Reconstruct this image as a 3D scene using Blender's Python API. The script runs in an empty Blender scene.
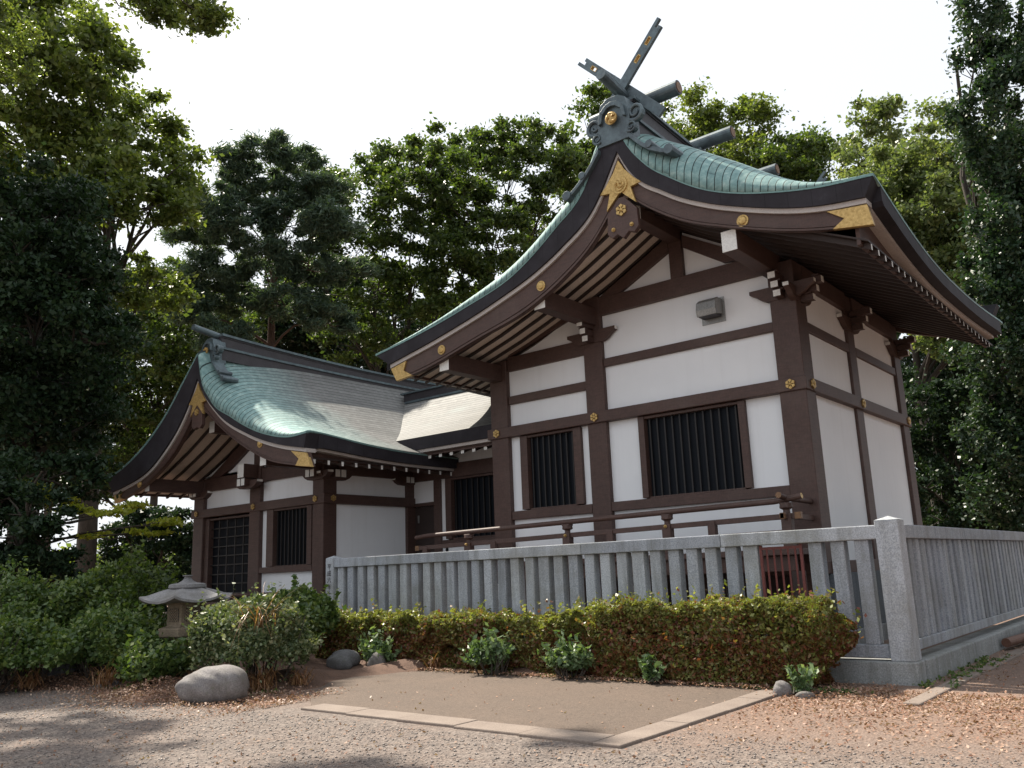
import bpy, bmesh, math, random
import numpy as np
from mathutils import Vector, Matrix
R = math.radians
random.seed(7); rng = np.random.default_rng(7)
sc = bpy.context.scene
COL = sc.collection

# ------------------------------------------------------------------ camera, world, sun
cd = bpy.data.cameras.new('camera'); cam = bpy.data.objects.new('camera', cd); COL.objects.link(cam)
YAW, PIT, ROL, FOC = R(38.842), R(12.368), R(-2.223), 861.76
_f = Vector((-math.sin(YAW)*math.cos(PIT), math.cos(YAW)*math.cos(PIT), math.sin(PIT)))
_r = Vector((math.cos(YAW), math.sin(YAW), 0)); _u = _r.cross(_f)
CR = _r*math.cos(ROL)+_u*math.sin(ROL); CU = -_r*math.sin(ROL)+_u*math.cos(ROL); CF = _f
EYE = Vector((0, 0, 1.5))
m = Matrix((CR, CU, -CF)).transposed().to_4x4(); m.translation = EYE
cam.matrix_world = m
cd.sensor_fit = 'HORIZONTAL'; cd.sensor_width = 36; cd.lens = FOC/1024*36
cd.clip_start = .05; cd.clip_end = 3000
sc.camera = cam

SUN = Vector((-.60, .11, .79)).normalized()
SEL = math.asin(SUN.z); SAZ = math.atan2(SUN.x, SUN.y)      # azimuth from +Y towards +X
w = bpy.data.worlds.new('World'); sc.world = w; w.use_nodes = True
nt = w.node_tree; nt.nodes.clear()
sky = nt.nodes.new('ShaderNodeTexSky'); sky.sky_type = 'NISHITA'; sky.sun_disc = False
sky.sun_elevation = SEL; sky.sun_rotation = SAZ; sky.dust_density = 6; sky.air_density = 1.2; sky.ozone_density = 1
mixs = nt.nodes.new('ShaderNodeMix'); mixs.data_type = 'RGBA'; mixs.inputs[0].default_value = .72
mixs.inputs[7].default_value = (14.2, 14.9, 15.8, 1)        # thin white haze over the whole sky
bg = nt.nodes.new('ShaderNodeBackground'); bg.inputs[1].default_value = .051
out = nt.nodes.new('ShaderNodeOutputWorld')
nt.links.new(sky.outputs[0], mixs.inputs[6]); nt.links.new(mixs.outputs[2], bg.inputs[0]); nt.links.new(bg.outputs[0], out.inputs[0])
sl = bpy.data.lights.new('sun', 'SUN'); sl.energy = 5.0; sl.angle = R(.6); sl.color = (1, .92, .79)
so = bpy.data.objects.new('sun', sl); COL.objects.link(so)
so.rotation_euler = (-SUN).to_track_quat('-Z', 'Y').to_euler()
sc.view_settings.view_transform = 'Standard'; sc.view_settings.look = 'None'
sc.view_settings.exposure = 0.82; sc.view_settings.gamma = 1
sc.cycles.max_bounces = 8; sc.cycles.transparent_max_bounces = 8

# ------------------------------------------------------------------ helpers
def at(u, v, D):
    """a point at forward distance D in the direction of a place seen in the photograph"""
    return EYE + D*(CR*(u-512)/FOC - CU*(v-384)/FOC + CF)

class MB:
    def __init__(s): s.v = []; s.f = []; s.m = []; s.uv = []
    def face(s, pts, mi=0, uv=None):
        n = len(s.v); s.v += [tuple(p) for p in pts]; s.f.append(tuple(range(n, n+len(pts)))); s.m.append(mi); s.uv.append(uv)
    def box(s, x0, x1, y0, y1, z0, z1, mi=0, ends=None, axis=0, mat=None):
        c = [(x, y, z) for x in (x0, x1) for y in (y0, y1) for z in (z0, z1)]
        if mat is not None: c = [tuple(mat @ Vector(p)) for p in c]
        n = len(s.v); s.v += c
        for k, q in enumerate([(0,1,3,2),(4,6,7,5),(0,4,5,1),(2,3,7,6),(0,2,6,4),(1,5,7,3)]):
            s.f.append(tuple(n+i for i in q)); s.uv.append(None)
            s.m.append(ends if (ends is not None and k in ((0,1),(2,3),(4,5))[axis]) else mi)
    def prism(s, poly, a, b, axis=1, mi=0, side=None):
        """poly in the two other axes, extruded from a to b along axis"""
        def P(p, t): q = list(p); q.insert(axis, t); return tuple(q)
        n = len(s.v); k = len(poly)
        s.v += [P(p, a) for p in poly]+[P(p, b) for p in poly]
        s.f.append(tuple(range(n, n+k))); s.f.append(tuple(range(n+2*k-1, n+k-1, -1))); s.m += [mi, mi]; s.uv += [None, None]
        for i in range(k):
            j = (i+1) % k; s.f.append((n+i, n+k+i, n+k+j, n+j)); s.m.append(mi if side is None else side); s.uv.append(None)
    def band(s, top, bot, a, b, mi=0, axis=1):
        """a closed strip between two polylines (same count), extruded a..b along axis"""
        def P(p, t): q = list(p); q.insert(axis, t); return tuple(q)
        n = len(s.v); k = len(top)
        for p in range(k): s.v += [P(top[p], a), P(bot[p], a), P(top[p], b), P(bot[p], b)]
        for i in range(k-1):
            o = n+4*i; q = o+4
            for ff in ((o, o+1, q+1, q), (o+2, q+2, q+3, o+3), (o, q, q+2, o+2), (o+1, o+3, q+3, q+1)):
                s.f.append(ff); s.m.append(mi); s.uv.append(None)
        for o, ff in ((n, (0, 2, 3, 1)), (n+4*(k-1), (0, 1, 3, 2))):
            s.f.append(tuple(o+t for t in ff)); s.m.append(mi); s.uv.append(None)
    def tube(s, pts, rad, seg=8, mi=0, capm=None):
        pts = [Vector(p) for p in pts]; k = len(pts)
        if not hasattr(rad, '__len__'): rad = [rad]*k
        n0 = len(s.v); up = None
        for i, p in enumerate(pts):
            d = (pts[min(i+1, k-1)]-pts[max(i-1, 0)]).normalized()
            if up is None: up = Vector((0, 0, 1)) if abs(d.z) < .9 else Vector((1, 0, 0))
            a = d.cross(up).normalized(); b = a.cross(d).normalized(); up = b
            for j in range(seg):
                t = 2*math.pi*j/seg; s.v.append(tuple(p+(a*math.cos(t)+b*math.sin(t))*rad[i]))
        for i in range(k-1):
            for j in range(seg):
                o = n0+i*seg; jj = (j+1) % seg
                s.f.append((o+j, o+jj, o+seg+jj, o+seg+j)); s.m.append(mi); s.uv.append(None)
        cm = mi if capm is None else capm
        s.f.append(tuple(n0+j for j in range(seg))); s.m.append(cm); s.uv.append(None)
        s.f.append(tuple(n0+(k-1)*seg+j for j in range(seg-1, -1, -1))); s.m.append(cm); s.uv.append(None)
    def sweep(s, pts, hw, z0, z1, yc, mi=0, ends=None):
        """rectangular stick following a polyline in x,z at y = yc"""
        s.band([(p[0], p[1]+z1) for p in pts], [(p[0], p[1]+z0) for p in pts], yc-hw, yc+hw, mi)
        if ends is not None: s.m[-1] = ends
    def build(s, name, mats, parent=None, bevel=0, smooth=False, fix=True):
        me = bpy.data.meshes.new(name); me.from_pydata(s.v, [], s.f)
        if not isinstance(mats, (list, tuple)): mats = [mats]
        for q in mats: me.materials.append(q)
        me.polygons.foreach_set('material_index', s.m)
        if any(u is not None for u in s.uv):
            L = me.uv_layers.new(name='UVMap'); i = 0
            for p, u in zip(me.polygons, s.uv):
                for t, li in enumerate(p.loop_indices): L.data[li].uv = u[t] if u else (0, 0)
        if fix:
            bm = bmesh.new(); bm.from_mesh(me); bmesh.ops.recalc_face_normals(bm, faces=bm.faces); bm.to_mesh(me); bm.free()
        if smooth: me.polygons.foreach_set('use_smooth', [True]*len(me.polygons))
        me.update()
        o = bpy.data.objects.new(name, me); COL.objects.link(o)
        if parent: o.parent = parent
        if bevel:
            b = o.modifiers.new('bevel', 'BEVEL'); b.width = bevel; b.segments = 2; b.limit_method = 'ANGLE'; b.angle_limit = R(40)
        return o

def tag(o, label=None, cat=None, group=None, kind=None):
    if label: o['label'] = label
    if cat: o['category'] = cat
    if group: o['group'] = group
    if kind: o['kind'] = kind
    return o
def empty(name, loc, label, cat, group=None):
    o = bpy.data.objects.new(name, None); COL.objects.link(o); o.location = loc
    o.empty_display_size = .3
    return tag(o, label, cat, group)
def keep(o, parent):
    """parent while keeping the world position (thing's empty is only translated)"""
    o.parent = parent; o.matrix_parent_inverse = Matrix.Translation(-parent.location)
    return o
def box(name, mat, parent, x0, x1, y0, y1, z0, z1, bevel=.008, **k):
    b = MB(); b.box(x0, x1, y0, y1, z0, z1, **k); return keep(b.build(name, mat, None, bevel), parent)

# ------------------------------------------------------------------ materials
def mat(name):
    M = bpy.data.materials.new(name); M.use_nodes = True
    n = M.node_tree.nodes; p = n['Principled BSDF']; return M, M.node_tree, n, p
def N(nt, t, **k):
    n = nt.nodes.new('ShaderNode'+t)
    for a, b in k.items():
        if a.startswith('i_'): n.inputs[a[2:].replace('_', ' ')].default_value = b
        else: setattr(n, a, b)
    return n
def ramp(nt, src, stops):
    r = N(nt, 'ValToRGB'); cr = r.color_ramp
    while len(cr.elements) < len(stops): cr.elements.new(.5)
    for e, (p, c) in zip(cr.elements, stops): e.position = p; e.color = (*c, 1) if len(c) == 3 else c
    nt.links.new(src, r.inputs[0]); return r.outputs[0]
def noise(nt, vec, scale, detail=4, rough=.55, dist=0):
    n = N(nt, 'TexNoise'); n.inputs['Scale'].default_value = scale; n.inputs['Detail'].default_value = detail
    n.inputs['Roughness'].default_value = rough; n.inputs['Distortion'].default_value = dist
    if vec is not None: nt.links.new(vec, n.inputs['Vector'])
    return n.outputs['Fac']
def geo(nt): return N(nt, 'NewGeometry').outputs['Position']
def mixc(nt, fac, a, b, mode='MIX'):
    n = N(nt, 'Mix', data_type='RGBA', blend_type=mode)
    for s, x in ((0, fac), (6, a), (7, b)):
        if hasattr(x, 'is_linked'): nt.links.new(x, n.inputs[s])
        else: n.inputs[s].default_value = x if s == 0 else (*x, 1)
    return n.outputs[2]
def bump(nt, p, h, dist=.01, st=.6):
    b = N(nt, 'Bump'); b.inputs['Strength'].default_value = st; b.inputs['Distance'].default_value = dist
    nt.links.new(h, b.inputs['Height']); nt.links.new(b.outputs[0], p.inputs['Normal'])
def simple(name, c1, c2, scale=3, rough=.6, metal=0, bd=.004, stretch=None, scale2=40):
    M, nt, n, p = mat(name); g = geo(nt)
    if stretch:
        mp = N(nt, 'Mapping'); mp.inputs['Scale'].default_value = stretch; nt.links.new(g, mp.inputs[0]); g = mp.outputs[0]
    a = noise(nt, g, scale, 6, .65); b = noise(nt, g, scale2, 4, .6)
    c = ramp(nt, a, [(.3, c1), (.7, c2)])
    c = mixc(nt, .35, c, ramp(nt, b, [(.3, tuple(x*.6 for x in c1)), (.7, tuple(min(1, x*1.25) for x in c2))]))
    nt.links.new(c, p.inputs['Base Color']); p.inputs['Roughness'].default_value = rough; p.inputs['Metallic'].default_value = metal
    bump(nt, p, b, bd, .5); return M

WOOD = simple('wood_brown', (.056, .029, .023), (.084, .045, .036), 1.4, .6, bd=.003, stretch=(1, 1, .35))
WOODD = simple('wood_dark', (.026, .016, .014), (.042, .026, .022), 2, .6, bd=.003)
WHITEPAINT = simple('white_paint', (.70, .69, .66), (.78, .77, .74), 2, .6)
TRIM = simple('pale_trim', (.40, .36, .34), (.52, .47, .44), 2, .6)
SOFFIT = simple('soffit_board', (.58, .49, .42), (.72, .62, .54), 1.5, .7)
GOLD = simple('gold_leaf', (.40, .25, .08), (.62, .43, .17), 14, .45, .55, bd=.012, scale2=28)
REDIRON = simple('red_iron', (.10, .022, .02), (.16, .04, .034), 5, .6)
RUST = simple('rusty_iron', (.10, .045, .03), (.17, .08, .05), 6, .7)
GALV = simple('galvanised_metal', (.22, .22, .215), (.34, .34, .33), 5, .45, .5)
COPPERTRIM = simple('copper_trim', (.055, .065, .078), (.13, .175, .19), 2.5, .45, .35, bd=.004, scale2=9)
BAND = simple('dark_copper', (.028, .023, .027), (.048, .042, .048), 3, .5, .2, scale2=25)
BAND_VERDI = simple('verdigris_trim', (.12, .22, .22), (.22, .36, .34), 4, .5, .3)

def grain(M):
    nt = M.node_tree; p = nt.nodes['Principled BSDF']; src = p.inputs['Base Color'].links[0].from_socket; g = geo(nt)
    mp = N(nt, 'Mapping'); mp.inputs['Scale'].default_value = (3, 3, 26); nt.links.new(g, mp.inputs[0]); a = noise(nt, mp.outputs[0], 1.5, 6, .7); b = noise(nt, g, .7, 5, .7)
    c = mixc(nt, .8, src, ramp(nt, a, [(.3, (.62, .60, .58)), (.5, (1, 1, 1)), (.75, (1.35, 1.3, 1.28))]), 'MULTIPLY')
    c = mixc(nt, ramp(nt, b, [(.5, (0, 0, 0)), (.78, (.4, .4, .4))]), c, (.13, .095, .08)); nt.links.new(c, p.inputs['Base Color'])
grain(WOOD)
def plaster():
    M, nt, n, p = mat('white_plaster'); g = geo(nt)
    a = noise(nt, g, .8, 5); b = noise(nt, g, 90, 3)
    c = ramp(nt, a, [(.3, (.77, .785, .81)), (.75, (.84, .85, .87))])
    mp = N(nt, 'Mapping'); mp.inputs['Scale'].default_value = (5, 5, .25); nt.links.new(g, mp.inputs[0])
    s = noise(nt, mp.outputs[0], 1.2, 5, .6)
    c = mixc(nt, ramp(nt, s, [(.52, (0, 0, 0)), (.8, (.16, .16, .16))]), c, (.50, .49, .47))
    nt.links.new(c, p.inputs['Base Color']); p.inputs['Roughness'].default_value = .85; bump(nt, p, b, .003, .5); return M
PLASTER = plaster()

def granite(name, tint=(1, 1, 1), moss=.0):
    M, nt, n, p = mat(name); g = geo(nt)
    v = noise(nt, g, 55, 3, .75); a = noise(nt, g, 1.6, 6, .7); f = noise(nt, g, 16, 5, .7)
    T = lambda c: tuple(c[i]*tint[i] for i in range(3))
    c = ramp(nt, v, [(.34, T((.19, .205, .225))), (.5, T((.30, .32, .345))), (.66, T((.40, .42, .445)))])
    mp = N(nt, 'Mapping'); mp.inputs['Scale'].default_value = (4, 4, .5); nt.links.new(g, mp.inputs[0])
    s = noise(nt, mp.outputs[0], 1.1, 6, .7)
    c = mixc(nt, ramp(nt, s, [(.45, (0, 0, 0)), (.72, (.75, .75, .75))]), c, T((.12, .125, .12)))
    c = mixc(nt, ramp(nt, a, [(.46, (0, 0, 0)), (.72, (.7, .7, .7))]), c, T((.17, .17, .15)))
    oi = N(nt, 'ObjectInfo'); c = mixc(nt, 1, c, ramp(nt, oi.outputs['Random'], [(0, (.82, .83, .85)), (.5, (1, 1, 1)), (1, (1.14, 1.13, 1.10))]), 'MULTIPLY')
    if moss:
        c = mixc(nt, ramp(nt, f, [(.55, (0, 0, 0)), (.75, (moss,)*3)]), c, (.10, .12, .06))
    nt.links.new(c, p.inputs['Base Color']); p.inputs['Roughness'].default_value = .85
    bump(nt, p, f, .012, .5); return M
GRANITE = granite('granite', (1.17, 1.17, 1.20))
CONC = granite('weathered_concrete', (.9, .88, .84), .3)
LANTERN = granite('lantern_stone', (.85, .62, .40), .4)
LANTERNROOF = granite('lantern_roof_stone', (.74, .68, .65), .2)
PLINTH = granite('dark_plinth_stone', (.42, .45, .48), .1)
ROCK = granite('rock_stone', (.66, .57, .52), .4)
DARKROCK = granite('dark_rock_stone', (.40, .38, .38), .3)

def glass():
    M, nt, n, p = mat('dark_glass'); p.inputs['Base Color'].default_value = (.008, .010, .014, 1)
    p.inputs['Roughness'].default_value = .6; p.inputs['Specular IOR Level'].default_value = .12; return M
GLASS = glass()
BRASS = simple('aged_brass', (.12, .065, .035), (.24, .135, .07), 8, .5, .4)
BARS = simple('dark_bars', (.007, .006, .006), (.011, .009, .009), 6, .6)

def roofing(name, row):
    M, nt, n, p = mat(name); uv = N(nt, 'UVMap').outputs[0]; g = geo(nt)
    sx = N(nt, 'SeparateXYZ'); nt.links.new(uv, sx.inputs[0])
    def mth(op, x, y=None, clamp=False):
        q = N(nt, 'Math', operation=op, use_clamp=clamp)
        for i, t in enumerate((x, y)):
            if t is None: continue
            if hasattr(t, 'is_linked'): nt.links.new(t, q.inputs[i])
            else: q.inputs[i].default_value = t
        return q.outputs[0]
    rv = mth('DIVIDE', sx.outputs[1], row); fr = mth('FRACT', rv); fl = mth('FLOOR', rv)
    line = ramp(nt, fr, [(0, (.10,)*3), (.09, (.16,)*3), (.15, (1, 1, 1))])
    off = mth('MULTIPLY', mth('FRACT', mth('MULTIPLY', fl, .618)), 3.7)
    fu = mth('FRACT', mth('ADD', mth('DIVIDE', sx.outputs[0], .95), off))
    jn = ramp(nt, fu, [(0, (.55,)*3), (.012, (1, 1, 1))])
    cell = N(nt, 'TexWhiteNoise'); cb = N(nt, 'CombineXYZ')
    nt.links.new(mth('FLOOR', mth('ADD', mth('DIVIDE', sx.outputs[0], .95), off)), cb.inputs[0]); nt.links.new(fl, cb.inputs[1]); nt.links.new(cb.outputs[0], cell.inputs[0])
    cv = ramp(nt, cell.outputs[0], [(0, (.86,)*3), (1, (1.1,)*3)])
    a = noise(nt, g, .8, 6, .7); b = noise(nt, g, 7, 5, .7)
    at_ = N(nt, 'Attribute'); at_.attribute_name = 'age'
    verdi = ramp(nt, b, [(.28, (.12, .215, .22)), (.5, (.21, .335, .325)), (.70, (.36, .48, .455))])
    brown = ramp(nt, b, [(.3, (.13, .13, .124)), (.55, (.185, .183, .178)), (.75, (.245, .248, .242))])
    f = mth('MULTIPLY', at_.outputs['Fac'], mth('ADD', mth('MULTIPLY', a, .9), .6), True)
    c = mixc(nt, f, verdi, brown)
    c = mixc(nt, 1, c, line, 'MULTIPLY'); c = mixc(nt, 1, c, jn, 'MULTIPLY'); c = mixc(nt, 1, c, cv, 'MULTIPLY')
    nt.links.new(c, p.inputs['Base Color']); p.inputs['Metallic'].default_value = .18; p.inputs['Specular IOR Level'].default_value = .25
    nt.links.new(ramp(nt, b, [(.3, (.64,)*3), (.7, (.78,)*3)]), p.inputs['Roughness'])
    bump(nt, p, mth('ADD', line, mth('MULTIPLY', b, .6)), .006, .6); return M
ROOF = roofing('copper_roofing', .17)

def bandmat():
    M, nt, n, p = mat('eave_band'); g = geo(nt)
    mp = N(nt, 'Mapping'); mp.inputs['Scale'].default_value = (3.2, 3.2, 9); nt.links.new(g, mp.inputs[0])
    a = noise(nt, g, 2.2, 6, .7); s = N(nt, 'SeparateXYZ'); nt.links.new(g, s.inputs[0])
    ad = N(nt, 'Math', operation='ADD'); nt.links.new(s.outputs[0], ad.inputs[0]); nt.links.new(s.outputs[1], ad.inputs[1])
    fr = N(nt, 'Math', operation='FRACT'); ml = N(nt, 'Math', operation='MULTIPLY'); ml.inputs[1].default_value = 2.6
    nt.links.new(ad.outputs[0], ml.inputs[0]); nt.links.new(ml.outputs[0], fr.inputs[0])
    ln = ramp(nt, fr.outputs[0], [(0, (.45,)*3), (.04, (1, 1, 1))])
    c = ramp(nt, a, [(.3, (.020, .017, .021)), (.6, (.032, .029, .035)), (.8, (.06, .058, .068))])
    c = mixc(nt, 1, c, ln, 'MULTIPLY'); nt.links.new(c, p.inputs['Base Color'])
    p.inputs['Roughness'].default_value = .75; p.inputs['Specular IOR Level'].default_value = .25; bump(nt, p, ln, .006, .5); return M
EBAND = bandmat()

def leafmat(name, cols, trans=.35, hs=1.0, spec=.45):
    M, nt, n, p = mat(name); n.remove(p); g = N(nt, 'NewGeometry')
    rnd = g.outputs['Random Per Island']; ns = noise(nt, g.outputs['Position'], .9*hs, 3, .6)
    ad = N(nt, 'Math', operation='MULTIPLY_ADD'); ad.inputs[1].default_value = .45; nt.links.new(rnd, ad.inputs[0])
    ml = N(nt, 'Math', operation='MULTIPLY'); ml.inputs[1].default_value = .6; nt.links.new(ns, ml.inputs[0]); nt.links.new(ml.outputs[0], ad.inputs[2])
    k = len(cols); c = ramp(nt, ad.outputs[0], [(.15+.7*i/(k-1), q) for i, q in enumerate(cols)])
    d = N(nt, 'BsdfPrincipled'); d.inputs['Roughness'].default_value = .42; d.inputs['Specular IOR Level'].default_value = spec; nt.links.new(c, d.inputs['Base Color'])
    t = N(nt, 'BsdfTranslucent'); tc = mixc(nt, 1, c, (1.5, 1.6, .6), 'MULTIPLY'); nt.links.new(tc, t.inputs[0])
    mx = N(nt, 'MixShader'); mx.inputs[0].default_value = trans
    nt.links.new(d.outputs[0], mx.inputs[1]); nt.links.new(t.outputs[0], mx.inputs[2]); nt.links.new(mx.outputs[0], n['Material Output'].inputs[0]); return M
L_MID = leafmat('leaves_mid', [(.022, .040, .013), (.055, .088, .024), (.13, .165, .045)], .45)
L_LIGHT = leafmat('leaves_light', [(.035, .055, .016), (.10, .135, .035), (.20, .225, .065)], .45)
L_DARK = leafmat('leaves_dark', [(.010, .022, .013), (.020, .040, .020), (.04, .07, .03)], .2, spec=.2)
L_PINE = leafmat('needles', [(.035, .062, .048), (.07, .11, .08), (.13, .17, .11)], .3, spec=.3)
L_CONIF = leafmat('conifer_leaves', [(.014, .035, .02), (.028, .06, .03), (.06, .085, .045)], .25)
L_PALE = leafmat('leaves_pale', [(.07, .10, .04), (.12, .16, .065), (.24, .26, .13)], .4)
L_YEL = leafmat('leaves_yellow', [(.16, .20, .03), (.3, .33, .05), (.45, .42, .09)], .55)
L_HEDGE = leafmat('hedge_leaves', [(.10, .028, .02), (.19, .06, .038), (.20, .11, .045), (.14, .15, .045), (.32, .29, .12)], .3, 1.3)
L_HEDGE_G = leafmat('hedge_leaves_green', [(.07, .065, .022), (.15, .12, .04), (.14, .17, .04), (.26, .28, .08), (.50, .46, .19)], .3, 1.3)
L_SHRUB = leafmat('shrub_leaves', [(.03, .055, .02), (.08, .135, .04), (.22, .26, .08)], .3, 2)
L_GLOSS = leafmat('glossy_leaves', [(.04, .065, .028), (.10, .14, .06), (.36, .36, .22)], .25, 3)
L_FRESH = leafmat('fresh_leaves', [(.06, .12, .03), (.10, .19, .05), (.17, .27, .08)], .35, 3)
L_HERB = leafmat('herb_leaves', [(.05, .085, .04), (.10, .16, .07), (.24, .31, .17)], .3, 3)
L_DRY = leafmat('dry_stalks', [(.14, .06, .03), (.24, .12, .06), (.34, .22, .11)], .2, 4)
L_LITTER = leafmat('leaf_litter_brown', [(.17, .075, .048), (.31, .18, .125), (.48, .36, .28)], .1, 1.2, spec=.15)
BARK = simple('bark', (.03, .024, .018), (.065, .052, .04), 3, .9, bd=.03, stretch=(3, 3, .6), scale2=12)
PBARK = simple('pine_bark', (.06, .035, .025), (.12, .07, .05), 3, .9, bd=.03, scale2=12)

def groundmat():
    M, nt, n, p = mat('gravel_ground'); g = geo(nt)
    v = N(nt, 'TexVoronoi'); v.inputs['Scale'].default_value = 38; nt.links.new(g, v.inputs['Vector'])
    a = noise(nt, g, .45, 5, .6, .4); b = noise(nt, g, 3.5, 6, .7); f = noise(nt, g, 60, 3, .7)
    grav = ramp(nt, v.outputs['Color'], [(.15, (.10, .080, .070)), (.5, (.155, .126, .110)), (.85, (.24, .198, .17))])
    soil = ramp(nt, f, [(.3, (.14, .09, .067)), (.6, (.23, .155, .118)), (.8, (.32, .24, .19))])
    s = N(nt, 'SeparateXYZ'); nt.links.new(g, s.inputs[0])
    # right of the slab the earth is bare and red-brown; to the left gravel covers it
    mr = N(nt, 'MapRange'); mr.inputs[1].default_value = 6.6; mr.inputs[2].default_value = 9.2; nt.links.new(s.outputs[1], mr.inputs[0])
    q = N(nt, 'Math', operation='ADD'); nt.links.new(mr.outputs[0], q.inputs[0])
    q2 = N(nt, 'Math', operation='MULTIPLY_ADD'); q2.inputs[1].default_value = 1.1; q2.inputs[2].default_value = -.55; nt.links.new(b, q2.inputs[0]); nt.links.new(q2.outputs[0], q.inputs[1])
    q3 = N(nt, 'Math', operation='MULTIPLY_ADD'); q3.inputs[1].default_value = 1.2; q3.inputs[2].default_value = -.5; nt.links.new(a, q3.inputs[0])
    q4 = N(nt, 'Math', operation='ADD', use_clamp=True); nt.links.new(q.outputs[0], q4.inputs[0]); nt.links.new(q3.outputs[0], q4.inputs[1])
    c = mixc(nt, q4.outputs[0], grav, soil)
    c = mixc(nt, ramp(nt, b, [(.55, (0, 0, 0)), (.8, (.5, .5, .5))]), c, (.13, .10, .08))
    nt.links.new(c, p.inputs['Base Color']); p.inputs['Roughness'].default_value = .95
    bump(nt, p, v.outputs['Distance'], .02, .7); return M
GROUND = groundmat()
SOIL = simple('bed_soil', (.07, .04, .028), (.15, .085, .058), 3, .95, bd=.03, scale2=30)
def slabmat():
    M, nt, n, p = mat('slab_paving'); g = geo(nt)
    a = noise(nt, g, .7, 6, .7, .6); f = noise(nt, g, 110, 2, .7); b = noise(nt, g, 5, 6, .75)
    c = ramp(nt, a, [(.3, (.066, .042, .028)), (.55, (.105, .066, .044)), (.75, (.15, .096, .066))])
    c = mixc(nt, .5, c, ramp(nt, f, [(.3, (.06, .05, .042)), (.7, (.20, .155, .125))]))
    c = mixc(nt, ramp(nt, b, [(.6, (0, 0, 0)), (.78, (.55,)*3)]), c, (.11, .09, .075))
    vv = N(nt, 'TexVoronoi', feature='DISTANCE_TO_EDGE'); vv.inputs['Scale'].default_value = .55; wp = N(nt, 'VectorMath', operation='ADD'); nt.links.new(g, wp.inputs[0]); nn_ = N(nt, 'TexNoise'); nn_.inputs['Scale'].default_value = 1.6; nn_.inputs['Detail'].default_value = 6; nt.links.new(g, nn_.inputs['Vector']); nt.links.new(nn_.outputs['Color'], wp.inputs[1]); nt.links.new(wp.outputs[0], vv.inputs['Vector'])
    c = mixc(nt, ramp(nt, vv.outputs['Distance'], [(.0, (.65,)*3), (.006, (0, 0, 0))]), c, (.05, .036, .028))
    pv = N(nt, 'TexVoronoi'); pv.inputs['Scale'].default_value = 70; nt.links.new(g, pv.inputs['Vector']); c = mixc(nt, .3, c, ramp(nt, pv.outputs['Color'], [(.2, (.04, .028, .021)), (.8, (.21, .155, .118))]))
    nt.links.new(c, p.inputs['Base Color']); p.inputs['Roughness'].default_value = .9; bump(nt, p, pv.outputs['Distance'], .008, .7); return M
SLAB = slabmat()
KERB = simple('kerb_stone', (.17, .13, .108), (.26, .21, .175), 2.2, .9, bd=.008, scale2=70)

# ------------------------------------------------------------------ ground
b = MB()
b.face([(-600, -300, 0), (500, -300, 0), (500, 900, 0), (-600, 900, 0)])
tag(b.build('ground', GROUND, fix=False), kind='structure', label='gravel and bare red brown earth in front of the shrine')
b = MB()   # planting bed: a low uneven bank of soil
nx, ny = 60, 26
def bed_h(x, y):
    e = min(1, max(0, (y-10.3)/.6)) if x > -10.4 else min(1, max(0, (y-(6.6+.35*math.sin(x*1.7)+.12*(x+10.4)))/.9))
    e *= min(1, max(0, (-3.9-x)/.7))
    if y < 10.3: e *= min(1, max(0, (-10.5-x-.0*y)/.7))
    return e*(.10+.05*math.sin(x*2.1+y*3)+.04*math.sin(x*5.3-y*2.2)) - .01*(e == 0)
xs = np.linspace(-30, -3.6, 110); ys = np.linspace(5.5, 11.28, 40)
idx = {}
for i, x in enumerate(xs):
    for j, y in enumerate(ys): idx[i, j] = len(b.v); b.v.append((x, y, bed_h(x, y)))
for i in range(len(xs)-1):
    for j in range(len(ys)-1):
        b.f.append((idx[i, j], idx[i+1, j], idx[i+1, j+1], idx[i, j+1])); b.m.append(0); b.uv.append(None)
tag(b.build('planting_bed', SOIL, smooth=True, fix=False), kind='structure', label='low soil bank of the planting bed along the stone fence')

b = MB(); b.prism([(-4.62, 6.985), (-4.62, 10.36), (-10.2, 10.40), (-10.95, 9.7), (-10.75, 8.75), (-9.9, 7.7), (-8.95, 6.985)], -.2, .020, axis=2)
tag(b.build('paved_slab', SLAB, bevel=.006), kind='structure', label='brown concrete slab in front of the hedge')
b = MB(); x = -8.9; i = 0
while x < -4.35:
    L = min(.86, -4.3-x); dz = random.uniform(-.004, .004); ya = 6.62+.035*(-4.3-x)
    b.box(x+.004, x+L-.004, ya, ya+.36, -.2, .03+dz); x += L
y = 7.0
while y < 10.2:
    L = min(.86, 10.25-y); dz = random.uniform(-.004, .004)
    b.box(-4.61, -4.30, y+.004, y+L-.004, -.2, .03+dz); y += L
tag(b.build('kerb', KERB, bevel=.012), kind='structure', label='pinkish kerb stones edging the brown slab')
b = MB()
for (x, y0, y1) in ((-2.75, 9.9, 13.0), (-2.72, 13.1, 16.0), (-2.68, 16.1, 19)):
    b.box(x-.16, x+.02, y0, y1, -.2, .028)
tag(b.build('gutter_edge', KERB, bevel=.015), kind='structure', label='flat stone edging strip beside the fence on the right')

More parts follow.
